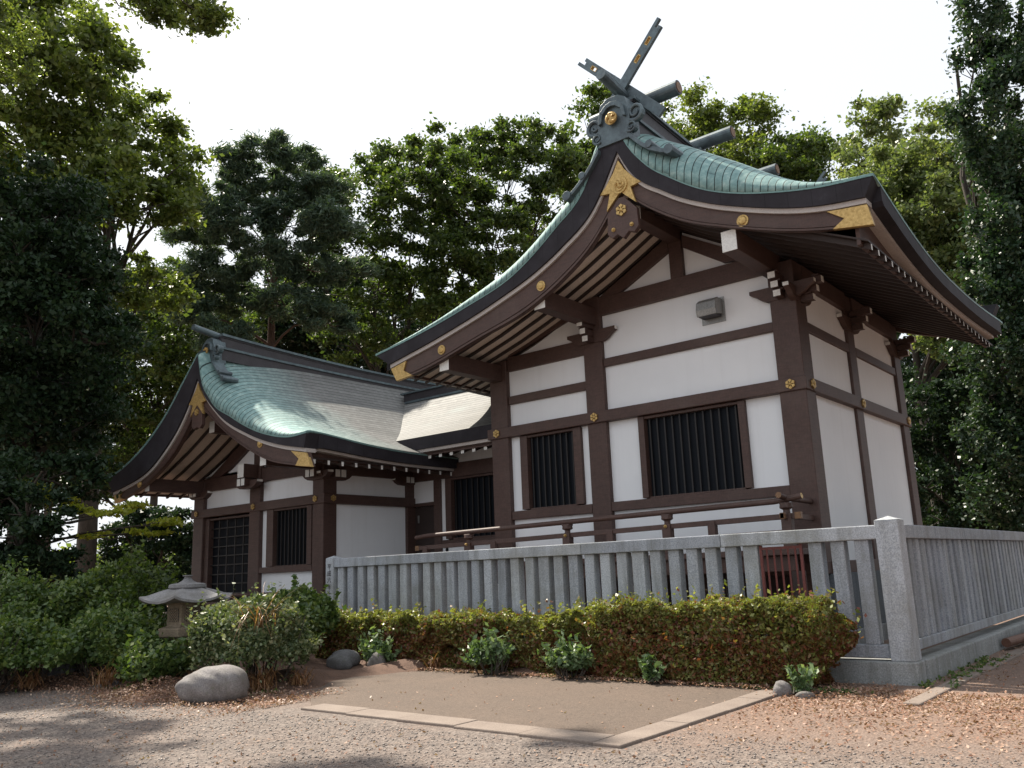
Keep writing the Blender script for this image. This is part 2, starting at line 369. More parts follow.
# ------------------------------------------------------------------ roofs
def curve(pts):
    """smooth interpolation through (x,z) points (monotone cubic)"""
    P = sorted(pts); X = np.array([p[0] for p in P]); Z = np.array([p[1] for p in P])
    h = np.diff(X); d = np.diff(Z)/h; mm = np.zeros(len(X)); mm[0] = d[0]; mm[-1] = d[-1]
    for i in range(1, len(X)-1):
        mm[i] = 0 if d[i-1]*d[i] <= 0 and abs(d[i-1]*d[i]) > 0 and False else (h[i]*d[i-1]+h[i-1]*d[i])/(h[i]+h[i-1])
    def f(x):
        x = np.clip(x, X[0], X[-1]); i = np.clip(np.searchsorted(X, x)-1, 0, len(X)-2)
        t = (x-X[i])/h[i]
        return ((2*t**3-3*t**2+1)*Z[i]+(t**3-2*t**2+t)*h[i]*mm[i]+(-2*t**3+3*t**2)*Z[i+1]+(t**3-t**2)*h[i]*mm[i+1])
    return f

def gabled_roof(par, c):
    """curved copper roof with a flaring verge; both gable ends and both eaves"""
    y0, y1, xr = c['y0'], c['y1'], c['xr']
    SW, LIFT = c['sweep'], c['liftlen']
    roof = MB(); eb = MB(); es = MB(); bb = MB(); mould = []
    def g1(d): t = min(1, max(0, d/SW)); return math.sqrt(max(0, 1-(1-t)**2))
    NS = 40
    dd = sorted(set([0, .04, .1, .18, .28, .4, .54, .7, .88, 1.1, 1.35, 1.7, 2.1, 2.6, 3.1, 3.7, 4.4]))
    ys = [y0+d for d in dd if y0+d < (y0+y1)/2] + [(y0+y1)/2] + [y1-d for d in reversed(dd) if y1-d > (y0+y1)/2]
    ymid = (y0+y1)/2; age = []
    for side in ('R', 'L'):
        zv, zm, xe = curve(c['zv'+side]), curve(c['zm'+side]), c['xe'+side]
        drop = curve(c['drop'+side]); zs_, xs_ = curve(c['st'+side]), c['xs'+side]; zb_, xb_ = curve(c['bo'+side]), c['xb'+side]
        S = np.linspace(0, 1, NS)**1.15
        X = xr+(xe-xr)*S
        def surf(x, y):
            d = min(y-y0, y1-y); dr = float(drop(x)); lift = float(zv(x))-float(zm(x))+dr
            return float(zm(x))+lift*max(0, 1-d/LIFT)**2*(1 if y < ymid else .35)-dr*(1-g1(d))
        G = [[(float(x), y, surf(x, y)) for y in ys] for x in X]
        arc = [0]
        for i in range(1, NS): arc.append(arc[-1]+math.hypot(X[i]-X[i-1], float(zm(X[i]))-float(zm(X[i-1]))))
        n = len(roof.v); ny = len(ys)
        for r_ in G: roof.v += r_; age += [min(1, max(0, (min(y-y0, y1-y)-.5)/2.6)) for y in ys]
        for i in range(NS-1):
            for j in range(ny-1):
                roof.f.append((n+i*ny+j, n+(i+1)*ny+j, n+(i+1)*ny+j+1, n+i*ny+j+1)); roof.m.append(0)
                roof.uv.append([(ys[j], arc[i]), (ys[j], arc[i+1]), (ys[j+1], arc[i+1]), (ys[j+1], arc[i])])
        # verge bands at both ends
        XS = xr+(xs_-xr)*S; XB = xr+(xb_-xr)*S
        top = [(float(x), float(zv(x))-.012) for x in X]; st = [(float(x), float(zs_(x))) for x in XS]
        st2 = [(x, z-.085) for x, z in st]; bo = [(float(x), float(zb_(x))) for x in XB]
        for (ya, sg) in ((y0, 1), (y1, -1)):
            eb.band(top, st, ya, ya+.34*sg, 0)
            tl = [(x, z+.03) for x, z in top]; eb.band(tl, [(x, z-.012) for x, z in top], ya-.012*sg, ya+.06*sg, 1)
            es.band([(x, z+.02) for x, z in st], st2, ya+.05*sg, ya+.32*sg)
            bb.band([(x, z+.0) for x, z in st2], bo, ya+.10*sg, ya+.20*sg)
            for q0, q1 in ((.78, .84), (.89, 1.0)):
                lerp = lambda q: [((1-q)*a[0]+q*b_[0], (1-q)*a[1]+q*b_[1]) for a, b_ in zip(st2, bo)]
                bl = MB(); bl.band(lerp(q0), lerp(q1), ya+.10*sg-.022*sg, ya+.12*sg); mould.append(bl)
        # eave edge along y
        sgn = 1 if xe > xr else -1
        te, ts = float(zv(xe))-float(zs_(xs_)), c['eth']
        E = [(y, surf(xe, y)) for y in ys]
        def th(y): d = min(y-y0, y1-y); return ts+(te-ts)*max(0, 1-d/LIFT)**2
        e0 = [(y, z-.012) for y, z in E]; e1 = [(y, z-th(y)) for y, z in E]
        def trim(L, o_): return [(y0+o_, L[0][1]+(L[2][1]-L[0][1])*.0)]+[p for p in L if y0+o_+.01 < p[0] < y1-o_-.01]+[(y1-o_, L[-1][1])]
        e0, e1 = trim(e0, .342), trim(e1, .342)
        eb.band(e0, e1, xe-.34*sgn, xe, 0, axis=0)
        eb.band(trim([(y, z+.018) for y, z in E], .065), trim([(y, z-.012) for y, z in E], .065), xe-.06*sgn, xe+.008*sgn, 1, axis=0)
        xi = xs_
        e1s = trim(e1, .322)
        es.band([(y, z-.001) for y, z in e1s], [(y, z-.06) for y, z in e1s], xi-.3*sgn, xi-.02*sgn, axis=0)
        zso = c['soff'+side][-1][1]-.02
        e1b = trim(e1, .205)
        bb.band([(y, z-.061) for y, z in e1b], [(y, min(z-.065, zso)) for y, z in e1b], xi-.26*sgn, xi-.20*sgn, axis=0)
    r = roof.build('roof', ROOF, fix=False, smooth=True); keep(r, par)
    ca = r.data.attributes.new('age', 'FLOAT', 'POINT'); ca.data.foreach_set('value', age)
    mod = r.modifiers.new('solid', 'SOLIDIFY'); mod.thickness = .05; mod.offset = 0
    def sub(o): o.parent = r; return o
    sub(eb.build('roof_edge', [EBAND, BAND_VERDI])); sub(es.build('eave_strip', TRIM)); sub(bb.build('barge_board', WOOD))
    for bl in mould: sub(bl.build('barge_moulding', WOOD))
    # soffit boards and rafters
    for side in ('R', 'L'):
        sf = c['soff'+side]; s_ = MB()
        f = curve(sf); xa, xb = sf[0][0], sf[-1][0]
        pl = [(float(x), float(f(x))) for x in np.linspace(xa, xb, 9)]
        cut = c.get('cut'+side, None)
        if cut is None: s_.band([(x, z+.03) for x, z in pl], pl, y0+.2, y1-.2); sub(s_.build('soffit', SOFFIT))
        else:
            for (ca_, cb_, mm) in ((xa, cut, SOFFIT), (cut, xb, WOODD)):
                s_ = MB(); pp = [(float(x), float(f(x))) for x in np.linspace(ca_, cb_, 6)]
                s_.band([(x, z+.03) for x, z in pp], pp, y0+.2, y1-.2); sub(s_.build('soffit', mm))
        n = int((y1-y0-.6)/c['rstep'])
        proto = None
        for k in range(n+1):
            y = y0+.36+k*c['rstep']
            if y > y1-.25: break
            if proto is None:
                q = MB(); q.sweep(pl, .032, -.06 if side == 'L' else -.10, -.004, 0, 0, 1); proto = q.build('rafter', [WOODD, WHITEPAINT]); o = proto
            else: o = proto.copy(); COL.objects.link(o)
            o.parent = r; o.location = (0, y, 0)
    return r

def gold_end(par, roof, c, side, L, y, sg=-1):
    """swallow-tail gold plate on the end of a barge board"""
    zs, zb = curve(c['st'+side]), curve(c['bo'+side]); xs, xb = c['xs'+side], c['xb'+side]; xr = c['xr']
    q = MB(); d = -1 if xb > xr else 1
    T = lambda k: (xs+(d*k), float(zs(xs+d*k))-.10); B = lambda k: (xb+(d*k), float(zb(xb+d*k))-.01)
    t0, b0 = T(0.0), B(-.02)
    poly = [t0, T(L*.5), T(L), tuple((a*.5+b_*.5) for a, b_ in zip(T(L*.62), B(L*.62))), B(L*.96), B(L*.5), b0]
    q.prism(poly, y, y+.09); o = q.build('gold_fitting', GOLD, bevel=.006); o.parent = roof; return o
def boss(par, x, y, z, r, n=(0, -1, 0), name='gold_boss'):
    q = MB(); nv = Vector(n); p = Vector((x, y, z))
    q.tube([p, p+nv*.02, p+nv*.021, p+nv*.045, p+nv*.055], [r, r, r*.78, r*.6, r*.12], 18)
    o = q.build(name, GOLD, smooth=False); return keep(o, par)
def flower(par, x, y, z, r, n=(0, -1, 0)):
    """six-petal nail cover"""
    q = MB(); nv = Vector(n); a = Vector((0, 0, 1)); t = nv.cross(a)
    p = Vector((x, y, z))
    for k in range(6):
        th = k*math.pi/3; d = a*math.cos(th)+t*math.sin(th); e = a*-math.sin(th)+t*math.cos(th)
        pts = [p+d*r*.25, p+d*r*.75+e*r*.38, p+d*r, p+d*r*.75-e*r*.38]; pts2 = [s_+nv*.03 for s_ in pts]
        q.face(pts2); 
        for i in range(4): q.face([pts[i], pts[(i+1) % 4], pts2[(i+1) % 4], pts2[i]])
    q.tube([p, p+nv*.035, p+nv*.05], [r*.3, r*.3, r*.1], 10)
    return keep(q.build('flower_boss', GOLD), par)

def ridge(par, roof, c, x, y0, y1, zb, zt, hw, curv, name='ridge'):
    """built-up ridge box with bowed top"""
    ys = np.linspace(y0, y1, 25); ym = (y0+y1)/2; hl = (y1-y0)/2
    bow = [curv*((y-ym)/hl)**2 for y in ys]
    q = MB()
    t = lambda dz: [(float(y), zt+bw+dz) for y, bw in zip(ys, bow)]
    lo = [(float(y), zb+bw*.6) for y, bw in zip(ys, bow)]
    q.band(t(-.10), lo, x-hw, x+hw, 0, axis=0)
    q.band(t(0), t(-.06), x-hw-.06, x+hw+.06, 1, axis=0)
    q.band(t(-.06), t(-.10), x-hw-.02, x+hw+.02, 0, axis=0)
    mid = [(y, z+.13) for y, z in lo]; q.band(mid, [(y, z-.06) for y, z in mid], x-hw-.10, x+hw+.10, 1, axis=0)
    q.band([(y, z-.06) for y, z in mid], [(y, z-.35) for y, z in mid], x-hw-.06, x+hw+.06, 0, axis=0)
    o = q.build(name, [BAND, COPPERTRIM]); o.parent = roof; return o

def spiral_fin(q, x, y, z, s, sg, th=.12):
    """scroll curl of an end ornament"""
    pts = []
    for k in range(22):
        a = k/21*math.pi*2.9; r = s*(1-.78*k/21)
        pts.append((x+sg*r*math.cos(a-math.pi*.75)*1.0, y, z+r*math.sin(a-math.pi*.75)))
    q.tube(pts, [s*.24*(1-.5*k/21) for k in range(22)], 7)
    q.prism([(x+sg*s*.8*math.cos(t), z+s*.8*math.sin(t)) for t in np.linspace(0, 2*math.pi, 14)[:-1]], y+.02, y+.14)

def onigawara(par, roof, x, y, z, s, legs):
    """ridge-end ornament: block with medallion, scroll fins and flowing legs"""
    q = MB()
    q.prism([(x+a*s, z+b_*s) for a, b_ in ((-.48, -.62), (.48, -.62), (.46, .12), (.36, .52), (.16, .64), (-.16, .64), (-.36, .52), (-.46, .12))], y+.06, y+.42)
    arch = [(x+a*s, z+b_*s) for a, b_ in ((-.40, -.05), (-.34, .28), (-.16, .43), (0, .47), (.16, .43), (.34, .28), (.40, -.05), (.31, -.02), (.26, .20), (.12, .32), (0, .35), (-.12, .32), (-.26, .20), (-.31, -.02))]
    n = 14
    for i in range(6):
        q.prism([arch[i], arch[i+1], arch[13-i-1], arch[13-i]], y-.01, y+.07)
    for sg in (-1, 1):
        spiral_fin(q, x+sg*.60*s, y+.1, z+.02*s, .25*s, sg)
        spiral_fin(q, x+sg*.50*s, y+.05, z-.36*s, .15*s, sg)
        # leg down the roof slope
        L = legs[sg]; top = [(p[0], p[1]+.14*s*(1-.35*i/len(L))) for i, p in enumerate(L)]
        q.band(top, L, y+.0, y+.34)
        e = L[-1]; q.tube([(e[0], y-.04, e[1]+.08*s), (e[0], y+.40, e[1]+.08*s)], .13*s, 10)
        k = L[len(L)//2]; q.tube([(k[0], y-.02, k[1]+.16*s), (k[0], y+.36, k[1]+.16*s)], .10*s, 10)
    o = q.build('ridge_end_ornament', COPPERTRIM, bevel=.008); o.parent = roof
    g = MB(); p = Vector((x, y-.0, z))
    g.tube([p, p+Vector((0, -.03, 0))], .17*s, 24)
    for k in range(3):      # three comma shapes in relief
        a0 = k*2*math.pi/3+.4; pts = []; rr = []
        for t in range(9):
            a = a0+t*.20; r_ = s*(.085+.075*t/8)
            pts.append((x+r_*math.cos(a), y-.035, z+r_*math.sin(a))); rr.append(s*(.052*(1-t/8)+.008))
        g.tube(pts, rr, 6)
    o2 = g.build('medallion', GOLD); o2.parent = roof
    return o

# ------------------------------------------------------------------ main hall
HX, HY = -7.78, 15.12
main = empty('main_hall', (-8.9, 18.3, 0), 'tall brown and white shrine hall with crossed finials on its curved copper roof', 'shrine hall')
YB = 13.1
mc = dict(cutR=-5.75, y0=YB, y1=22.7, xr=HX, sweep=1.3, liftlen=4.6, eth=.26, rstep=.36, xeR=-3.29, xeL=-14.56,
  zvR=[(-7.78, 9.88), (-7.6, 9.42), (-7.24, 8.86), (-6.67, 8.34), (-6.13, 7.96), (-5.43, 7.65), (-5.0, 7.52), (-4.17, 7.34), (-3.29, 7.26)],
  zmR=[(-7.78, 10.2), (-7.4, 9.86), (-7.0, 9.56), (-6.36, 9.10), (-5.84, 8.74), (-5.12, 8.18), (-4.27, 7.42), (-3.29, 6.64)],
  dropR=[(-7.78, .32), (-7.2, .80), (-6.4, .97), (-5.84, .90), (-5.12, .62), (-4.27, .30), (-3.29, .05)],
  zvL=[(-7.78, 9.88), (-8.14, 9.54), (-8.52, 8.81), (-9.32, 8.13), (-10.31, 7.5), (-11.79, 7.06), (-13.21, 6.76), (-14.56, 6.55)],
  zmL=[(-7.78, 10.2), (-8.3, 9.75), (-9.2, 8.85), (-10.3, 8.15), (-11.8, 7.38), (-13.2, 6.8), (-14.56, 6.35)],
  dropL=[(-7.78, .32), (-8.6, .7), (-10, .68), (-12, .4), (-14.56, .05)],
  stR=[(-7.78, 9.26), (-7.6, 8.88), (-6.87, 8.16), (-6.08, 7.68), (-5.45, 7.41), (-4.21, 7.03), (-3.45, 6.94)], xsR=-3.45,
  stL=[(-7.78, 9.26), (-8.33, 8.36), (-9.19, 7.71), (-9.75, 7.42), (-10.91, 7.01), (-12.45, 6.6), (-14.13, 6.25)], xsL=-14.13,
  boR=[(-7.78, 8.45), (-7.22, 7.95), (-6.58, 7.51), (-5.74, 7.14), (-4.25, 6.65), (-3.41, 6.5)], xbR=-3.41,
  boL=[(-7.78, 8.45), (-8.5, 7.62), (-9.3, 7.06), (-9.94, 6.75), (-11.55, 6.32), (-13.23, 5.93), (-13.93, 5.85)], xbL=-13.93,
  soffR=[(-7.78, 8.42), (-6.6, 7.72), (-5.0, 6.98), (-3.54, 6.30)], soffL=[(-7.78, 8.42), (-9.3, 7.62), (-11.5, 6.72), (-14.02, 6.0)])
mroof = gabled_roof(main, mc)
mroof['label'] = 'steeply curved verdigris copper roof'
for sd, L in (('R', .62), ('L', .5)): gold_end(main, mroof, mc, sd, L, YB+.06)
# main ridge, logs, crossed finials
ridge(main, mroof, mc, HX, 13.35, 22.7, 9.72, 10.26, .27, .16)
legs = {1: [(HX+.35, 9.38), (HX+.55, 9.15), (HX+.75, 8.98), (HX+.98, 8.85), (HX+1.15, 8.79)], -1: [(HX-.35, 9.30), (HX-.55, 9.05), (HX-.75, 8.85), (HX-.95, 8.70), (HX-1.12, 8.60)]}
onigawara(main, mroof, HX, 13.0, 9.90, .76, legs)
for y in (13.92, 16.3, 18.7, 21.1):
    q = MB(); q.tube([(HX-1.0, y, 10.56), (HX-.96, y, 10.56), (HX+.96, y, 10.56), (HX+1.0, y, 10.56)], [.145]*4, 20, 0, 1)
    for e in (-1, 1): q.tube([(HX+e*.99, y, 10.56), (HX+e*1.012, y, 10.56)], .105, 18, 2)
    q.box(HX-.3, HX+.3, y-.12, y+.12, 10.30, 10.42)
    o = q.build('ridge_log', [COPPERTRIM, BAND, BRASS], smooth=False); o.parent = mroof
q = MB(); q.tube([(HX, 12.72, 10.72), (HX, 13.7, 10.58)], .11, 14)
o = q.build('ridge_pole', COPPERTRIM); o.parent = mroof
def chigi(yc, sg):
    q = MB(); d = Vector((sg*1.0, 0, 1.06)).normalized(); nn = Vector((-d.z, 0, d.x)); c0 = Vector((HX, yc, 10.80)); wd = .105
    def P(a, b_, dy): return tuple(c0+d*a+nn*b_+Vector((0, dy, 0)))
    def slab(a0, a1, b0, b1):
        M4 = Matrix((( d.x, 0, nn.x, c0.x), (0, 1, 0, c0.y), (d.z, 0, nn.z, c0.z), (0, 0, 0, 1)))
        q.box(a0, a1, -.035, .035, b0, b1, mat=M4)
    slab(-1.15, .50, -wd, wd)
    for a, b_ in ((.50, .66), (.88, 1.04)):            # openings leave two rails
        slab(a, b_, -wd, -wd*.42); slab(a, b_, wd*.42, wd)
    slab(.66, .88, -wd, wd); slab(1.04, 1.24, -wd, wd)
    slab(1.24, 1.30, -wd, -.03); slab(1.24, 1.42, .035, wd)
    o = q.build('crossed_finial', COPPERTRIM); o.parent = mroof
    M4 = Matrix((( d.x, 0, nn.x, c0.x), (0, 1, 0, c0.y), (d.z, 0, nn.z, c0.z), (0, 0, 0, 1)))
    for a, b_ in ((.50, .66), (.88, 1.04)):
        g = MB(); h = wd*.42; g.box(a, b_, -.04, .04, h-.012, h, mat=M4); g.box(a, b_, -.04, .04, -h, -h+.012, mat=M4)
        g.box(a-.006, a+.012, -.04, .04, -h, h, mat=M4); g.box(b_-.012, b_+.006, -.04, .04, -h, h, mat=M4)
        g = g.build('gilded_frame', GOLD); g.parent = o
for yc in (13.50, 22.5):
    chigi(yc, 1); chigi(yc+.08, -1)
# gable gilding and pendant
q = MB(); X, Z, s = HX, 8.55, 1
star = [(0, .62), (.16, .33), (.42, .02), (.60, -.14), (.30, -.18), (.42, -.62), (.0, -.22), (-.42, -.62), (-.30, -.18), (-.60, -.14), (-.42, .02), (-.16, .33)]
def starmesh(q, X, Z, s, y0, y1):
    ctr = (X, Z); P = [(X+a*s, Z+b_*s) for a, b_ in star]
    for i in range(len(P)): q.prism([ctr, P[i], P[(i+1) % len(P)]], y0, y1)
starmesh(q, X, Z+.06, .76, YB+.03, YB+.09)
q.tube([(X, YB+.03, Z+.02), (X, YB+.005, Z+.02)], .17, 20); q.tube([(X, YB+.01, Z+.02), (X, YB-.01, Z+.02)], .12, 20)
for k in range(3):
    a0 = k*2.094+.4; q.tube([(X+(.04+.06*t/6)*math.cos(a0+t*.25), YB-.014, Z+.02+(.04+.06*t/6)*math.sin(a0+t*.25)) for t in range(7)], [.03*(1-t/7)+.005 for t in range(7)], 6)
o = q.build('gable_gilding', GOLD); o.parent = mroof
q = MB()
q.prism([(X+a, Z+b_) for a, b_ in ((-.06, -.22), (-.32, -.52), (-.34, -.88), (-.24, -.98), (-.12, -.93), (0, -1.04), (.12, -.93), (.24, -.98), (.34, -.88), (.32, -.52), (.06, -.22))], YB+.04, YB+.14)
o = q.build('pendant_board', WOOD, bevel=.01); o.parent = mroof
flower(main, X, YB+.04, Z-.48, .12)
for sx in (-.2, .2): boss(main, X+sx, YB+.04, Z-.82, .04)
# bosses on barge boards
for (x, z) in ((-5.47, 7.18), (-9.78, 7.08), (-12.55, 6.30)): boss(main, x, YB+.10, z, .105)

# posts
FZ = 1.35
posts = [(-12.60, 15.37, .50, 6.35), (-9.93, 15.37, .47, 7.3), (-5.66, 15.37, .50, 7.0), (-5.66, 18.2, .44, 7.0), (-5.66, 21.5, .48, 7.0), (-12.60, 21.5, .5, 6.35), (-9.93, 21.5, .47, 7.3)]
for (x, y, wd, zt) in posts:
    box('post', WOOD, main, x-wd/2, x+wd/2, y-wd/2, y+wd/2, FZ, zt, .02)
WY = 15.25
def panel(name, poly, y0=WY, y1=WY+.16, mat_=PLASTER, par=main):
    q = MB(); q.prism(poly, y0, y1); return keep(q.build(name, mat_), par)
# plaster of the gable wall (openings left for the windows)
def wall_with_hole(par, x0, x1, z0, z1, hx0, hx1, hz0, hz1, y0, y1):
    q = MB()
    q.box(x0, hx0, y0, y1, z0, z1); q.box(hx1, x1, y0, y1, z0, z1); q.box(hx0, hx1, y0, y1, z0, hz0); q.box(hx0, hx1, y0, y1, hz1, z1)
    return keep(q.build('wall', PLASTER), par)
wall_with_hole(main, -12.45, -9.93, FZ, 4.8, -11.98, -10.42, 2.8, 4.55, WY, WY+.16)
wall_with_hole(main, -9.93, -5.7, FZ, 4.8, -8.90, -6.68, 2.8, 4.55, WY, WY+.16)
panel('wall', [(-12.45, 4.8), (-5.7, 4.8), (-5.7, 7.1), (-6.6, 7.6), (-7.78, 8.28), (-9.3, 7.5), (-11.5, 6.6), (-12.45, 6.3)])
panel('wall', [(-12.45, FZ), (-5.7, FZ), (-5.7, 7.1), (-6.6, 7.6), (-7.78, 8.28), (-9.3, 7.5), (-11.5, 6.6), (-12.45, 6.3)], 21.4, 21.56)
# side walls
for x in (-5.58, -12.68):
    q = MB(); q.box(x-.08, x+.08, 15.42, 21.4, FZ, 6.9 if x > -10 else 6.4); keep(q.build('wall', PLASTER), main)
# horizontal beams of the front
def hbeam(x0, x1, z0, z1, y=15.17, d=.2, name='beam', bev=.012): return box(name, WOOD, main, x0, x1, y, y+d, z0, z1, bev)
box('beam', WOOD, main, -12.93, -5.37, 15.07, 15.4, 4.53, 4.77, .014)          # long tie beam round the posts
box('beam', WOOD, main, -5.62, -5.37, 15.405, 21.78, 4.53, 4.77, .014)
box('beam', WOOD, main, -12.93, -12.6, 15.405, 21.78, 4.53, 4.77, .014)
hbeam(-12.34, -10.17, 5.30, 5.49); hbeam(-9.69, -5.91, 5.72, 5.90)
hbeam(-12.34, -10.17, 6.08, 6.42); hbeam(-9.70, -5.91, 6.86, 7.24, 15.13, .24)
hbeam(-12.34, -10.17, 2.66, 2.85, 15.14, .22); hbeam(-9.69, -5.91, 2.66, 2.85, 15.14, .22)
hbeam(-12.9, -5.4, 1.28, 1.5, 15.10, .3); box('beam', WOOD, main, -5.62, -5.37, 15.405, 21.7, 1.28, 1.5)
for y0, y1 in ((15.6, 17.98), (18.42, 21.26)):
    box('beam', WOOD, main, -5.60, -5.44, y0, y1, 5.72, 5.90); box('beam', WOOD, main, -5.62, -5.40, y0, y1, 6.62, 7.0)
# king post and gable rafters
box('king_post', WOOD, main, -7.93, -7.64, 15.14, 15.34, 7.242, 8.2)
for poly in ([(-7.95, 7.85), (-9.20, 7.241), (-9.75, 7.241), (-7.95, 8.16)], [(-7.62, 7.85), (-6.77, 7.30), (-6.3, 7.241), (-6.1, 7.241), (-7.62, 8.12)]):
    q = MB(); q.prism(poly, 15.16, 15.3); keep(q.build('gable_rafter', WOOD), main)
q = MB(); q.prism([(-12.3, 6.421), (-10.3, 7.02), (-10.3, 7.28), (-12.3, 6.50)], 15.17, 15.3); keep(q.build('gable_rafter', WOOD), main)
# purlins carried out under the overhang, painted ends
for (x, z0, z1, yf) in ((-5.80, 6.76, 7.14, 13.31), (-9.93, 6.66, 7.04, 13.31), (-12.60, 5.86, 6.24, 13.31), (HX, 8.0, 8.30, 13.6)):
    q = MB(); q.box(x-.14, x+.14, yf, 22.6, z0, z1, 0, 1, 1); keep(q.build('purlin', [WOOD, WHITEPAINT], bevel=.01), main)
# brackets: stepped arms with painted ends
def bracket(par, x, y, z, n, s=1.0):
    nx, ny = n; q = MB(); tx, ty = -ny, nx
    M4 = Matrix(((tx, nx, 0, x), (ty, ny, 0, y), (0, 0, 1, z), (0, 0, 0, 1)))
    for k, (L, zz) in enumerate(((.26, 0), (.34, .15), (.44, .30))):
        q.box(-.07*s, .07*s, 0, L*s, (zz)*s, (zz+.12)*s, 0, 1, 1, M4)
        q.box(-.11*s, .11*s, (L-.16)*s, (L-.03)*s, (zz+.12)*s, (zz+.15)*s, 0, None, 1, M4)
    for sg in (-1, 1):       # boat-shaped lateral arm with carved nose
        prof = [(0, 0), (.30, .0), (.42, .06), (.50, .13), (.62, .20), (.62, .27), (.0, .27)]
        pts = [(sg*a*s, b_*s) for a, b_ in prof]
        vs = [M4 @ Vector((p[0], -.10*s+.02, p[1])) for p in pts]; vf = [M4 @ Vector((p[0], .03*s, p[1])) for p in pts]
        q.face(vs); q.face(vf)
        for i in range(len(pts)):
            j = (i+1) % len(pts); q.face([vs[i], vs[j], vf[j], vf[i]], 1 if i in (4,) else 0)
    return keep(q.build('bracket', [WOOD, WHITEPAINT], bevel=.004), par)
for (x, zt) in ((-9.93, 6.28), (-5.66, 6.28), ): bracket(main, x, 15.13, zt, (0, -1), 1.0)
for (y, wd) in ((15.37, .5), (18.2, .44), (21.5, .48)): bracket(main, -5.41, y, 6.2, (1, 0), 1.0)

# windows with bars
def window(par, x0, x1, z0, z1, y, fw, nb, frame=(.19, .12), glassd=.10, kind='bars'):
    q = MB(); fl, fr = frame
    q.box(x0-fl, x0, y-.05, y+.12, z0, z1+.04); q.box(x1, x1+fr, y-.05, y+.12, z0, z1+.04)
    q.box(x0, x1, y-.03, y+.12, z1-.015, z1+.04); q.box(x0, x1, y-.01, y+.12, z0-.02, z0+.02)
    w_ = keep(q.build('window', WOOD, bevel=.008), par)
    g_ = MB(); g_.box(x0, x1, y+glassd, y+glassd+.03, z0, z1); o = g_.build('pane', GLASS); o.parent = w_; 
    q = MB()
    if kind == 'bars':
        for k in range(nb):
            xc = x0+(k+.5)*(x1-x0)/nb; q.box(xc-.016, xc+.016, y+.04, y+.07, z0+.02, z1-.016)
    else:
        for k in range(1, nb): xc = x0+k*(x1-x0)/nb; q.box(xc-.018, xc+.018, y+.03, y+.06, z0, z1)
        for k in range(1, int(nb*1.9)): zc = z0+k*(z1-z0)/int(nb*1.9); q.box(x0, x1, y+.035, y+.055, zc-.015, zc+.015)
    o = q.build('window_bars', BARS); o.parent = w_
    return w_
window(main, -11.85, -10.58, 2.87, 4.48, 15.21, .2, 8, (.20, .20))
window(main, -8.81, -6.76, 2.87, 4.48, 15.21, .2, 12, (.14, .14))
# vent hood
q = MB()
q.prism([(15.245, 6.30), (15.245, 6.60), (15.05, 6.60), (14.93, 6.52), (14.90, 6.36), (14.93, 6.24)], -7.32, -6.90, axis=0)
keep(q.build('vent_hood', GALV, bevel=.012), main)
q = MB(); q.box(-7.36, -6.86, 15.23, 15.247, 6.14, 6.64); keep(q.build('vent_flange', GALV), main)
q = MB(); q.box(-7.29, -6.93, 14.95, 15.2, 6.235, 6.30); keep(q.build('vent_mouth', BAND), main)
for (x, z) in ((-12.64, 4.65), (-9.93, 4.65), (-5.66, 4.65)): flower(main, x, 15.065, z, .095)
for y in (15.37, 18.2, 21.5): flower(main, -5.365, y, 4.65, .095, (1, 0, 0))
# veranda
VX0, VX1, VY = -14.1, -5.55, 13.98
box('veranda_floor', WOOD, main, VX0-.1, VX1+.12, VY-.12, 15.08, 1.62, 1.72)
box('veranda_beam', WOOD, main, VX0-.05, VX1+.05, VY-.02, VY+.14, 1.36, 1.615)
for x in np.arange(VX0+.1, VX1+.1, 1.42): box('veranda_leg', WOODD, main, x-.09, x+.09, VY-.02, VY+.15, .25, 1.355)
q = MB(); q.tube([(VX0-.12, VY, 2.36), (VX0+.2, VY, 2.385), (VX1-.2, VY, 2.50), (VX1+.05, VY, 2.525), (VX1+.28, VY, 2.56)], .05, 12, 0, 1)
R0 = keep(q.build('railing', [WOOD, GOLD]), main)
def rsub(o): o.parent = R0; o.matrix_parent_inverse = Matrix.Identity(4); return o
def rz(x): return 2.37+(x-VX0)*(2.51-2.37)/(VX1-VX0)
q = MB(); q.band([(VX0-.1, 2.17), (VX1+.24, 2.29)], [(VX0-.1, 2.08), (VX1+.24, 2.20)], VY-.035, VY+.035, 0); rsub(q.build('railing_rail', WOOD, bevel=.005))
q = MB(); q.band([(VX0, 1.93), (VX1+.1, 2.03)], [(VX0, 1.84), (VX1+.1, 1.93)], VY-.04, VY+.04, 0); rsub(q.build('railing_rail', WOOD, bevel=.005))
q = MB(); q.tube([(VX1, VY-.28, 2.58), (VX1, VY-.02, 2.545), (VX1, 15.1, 2.53)], .05, 12, 0, 1); rsub(q.build('railing_rail', [WOOD, BRASS]))
q = MB(); q.box(VX1-.035, VX1+.035, VY-.22, 15.1, 2.20, 2.29); rsub(q.build('railing_rail', WOOD, bevel=.005))
q = MB(); q.box(VX1-.04, VX1+.04, VY-.22, VY-.14, 2.195, 2.295); q.box(VX1+.14, VX1+.245, VY-.04, VY+.04, 2.19, 2.30); q.box(VX0-.12, VX0+.0, VY-.04, VY+.04, 2.07, 2.18); rsub(q.build('rail_end_cap', BRASS, bevel=.004))
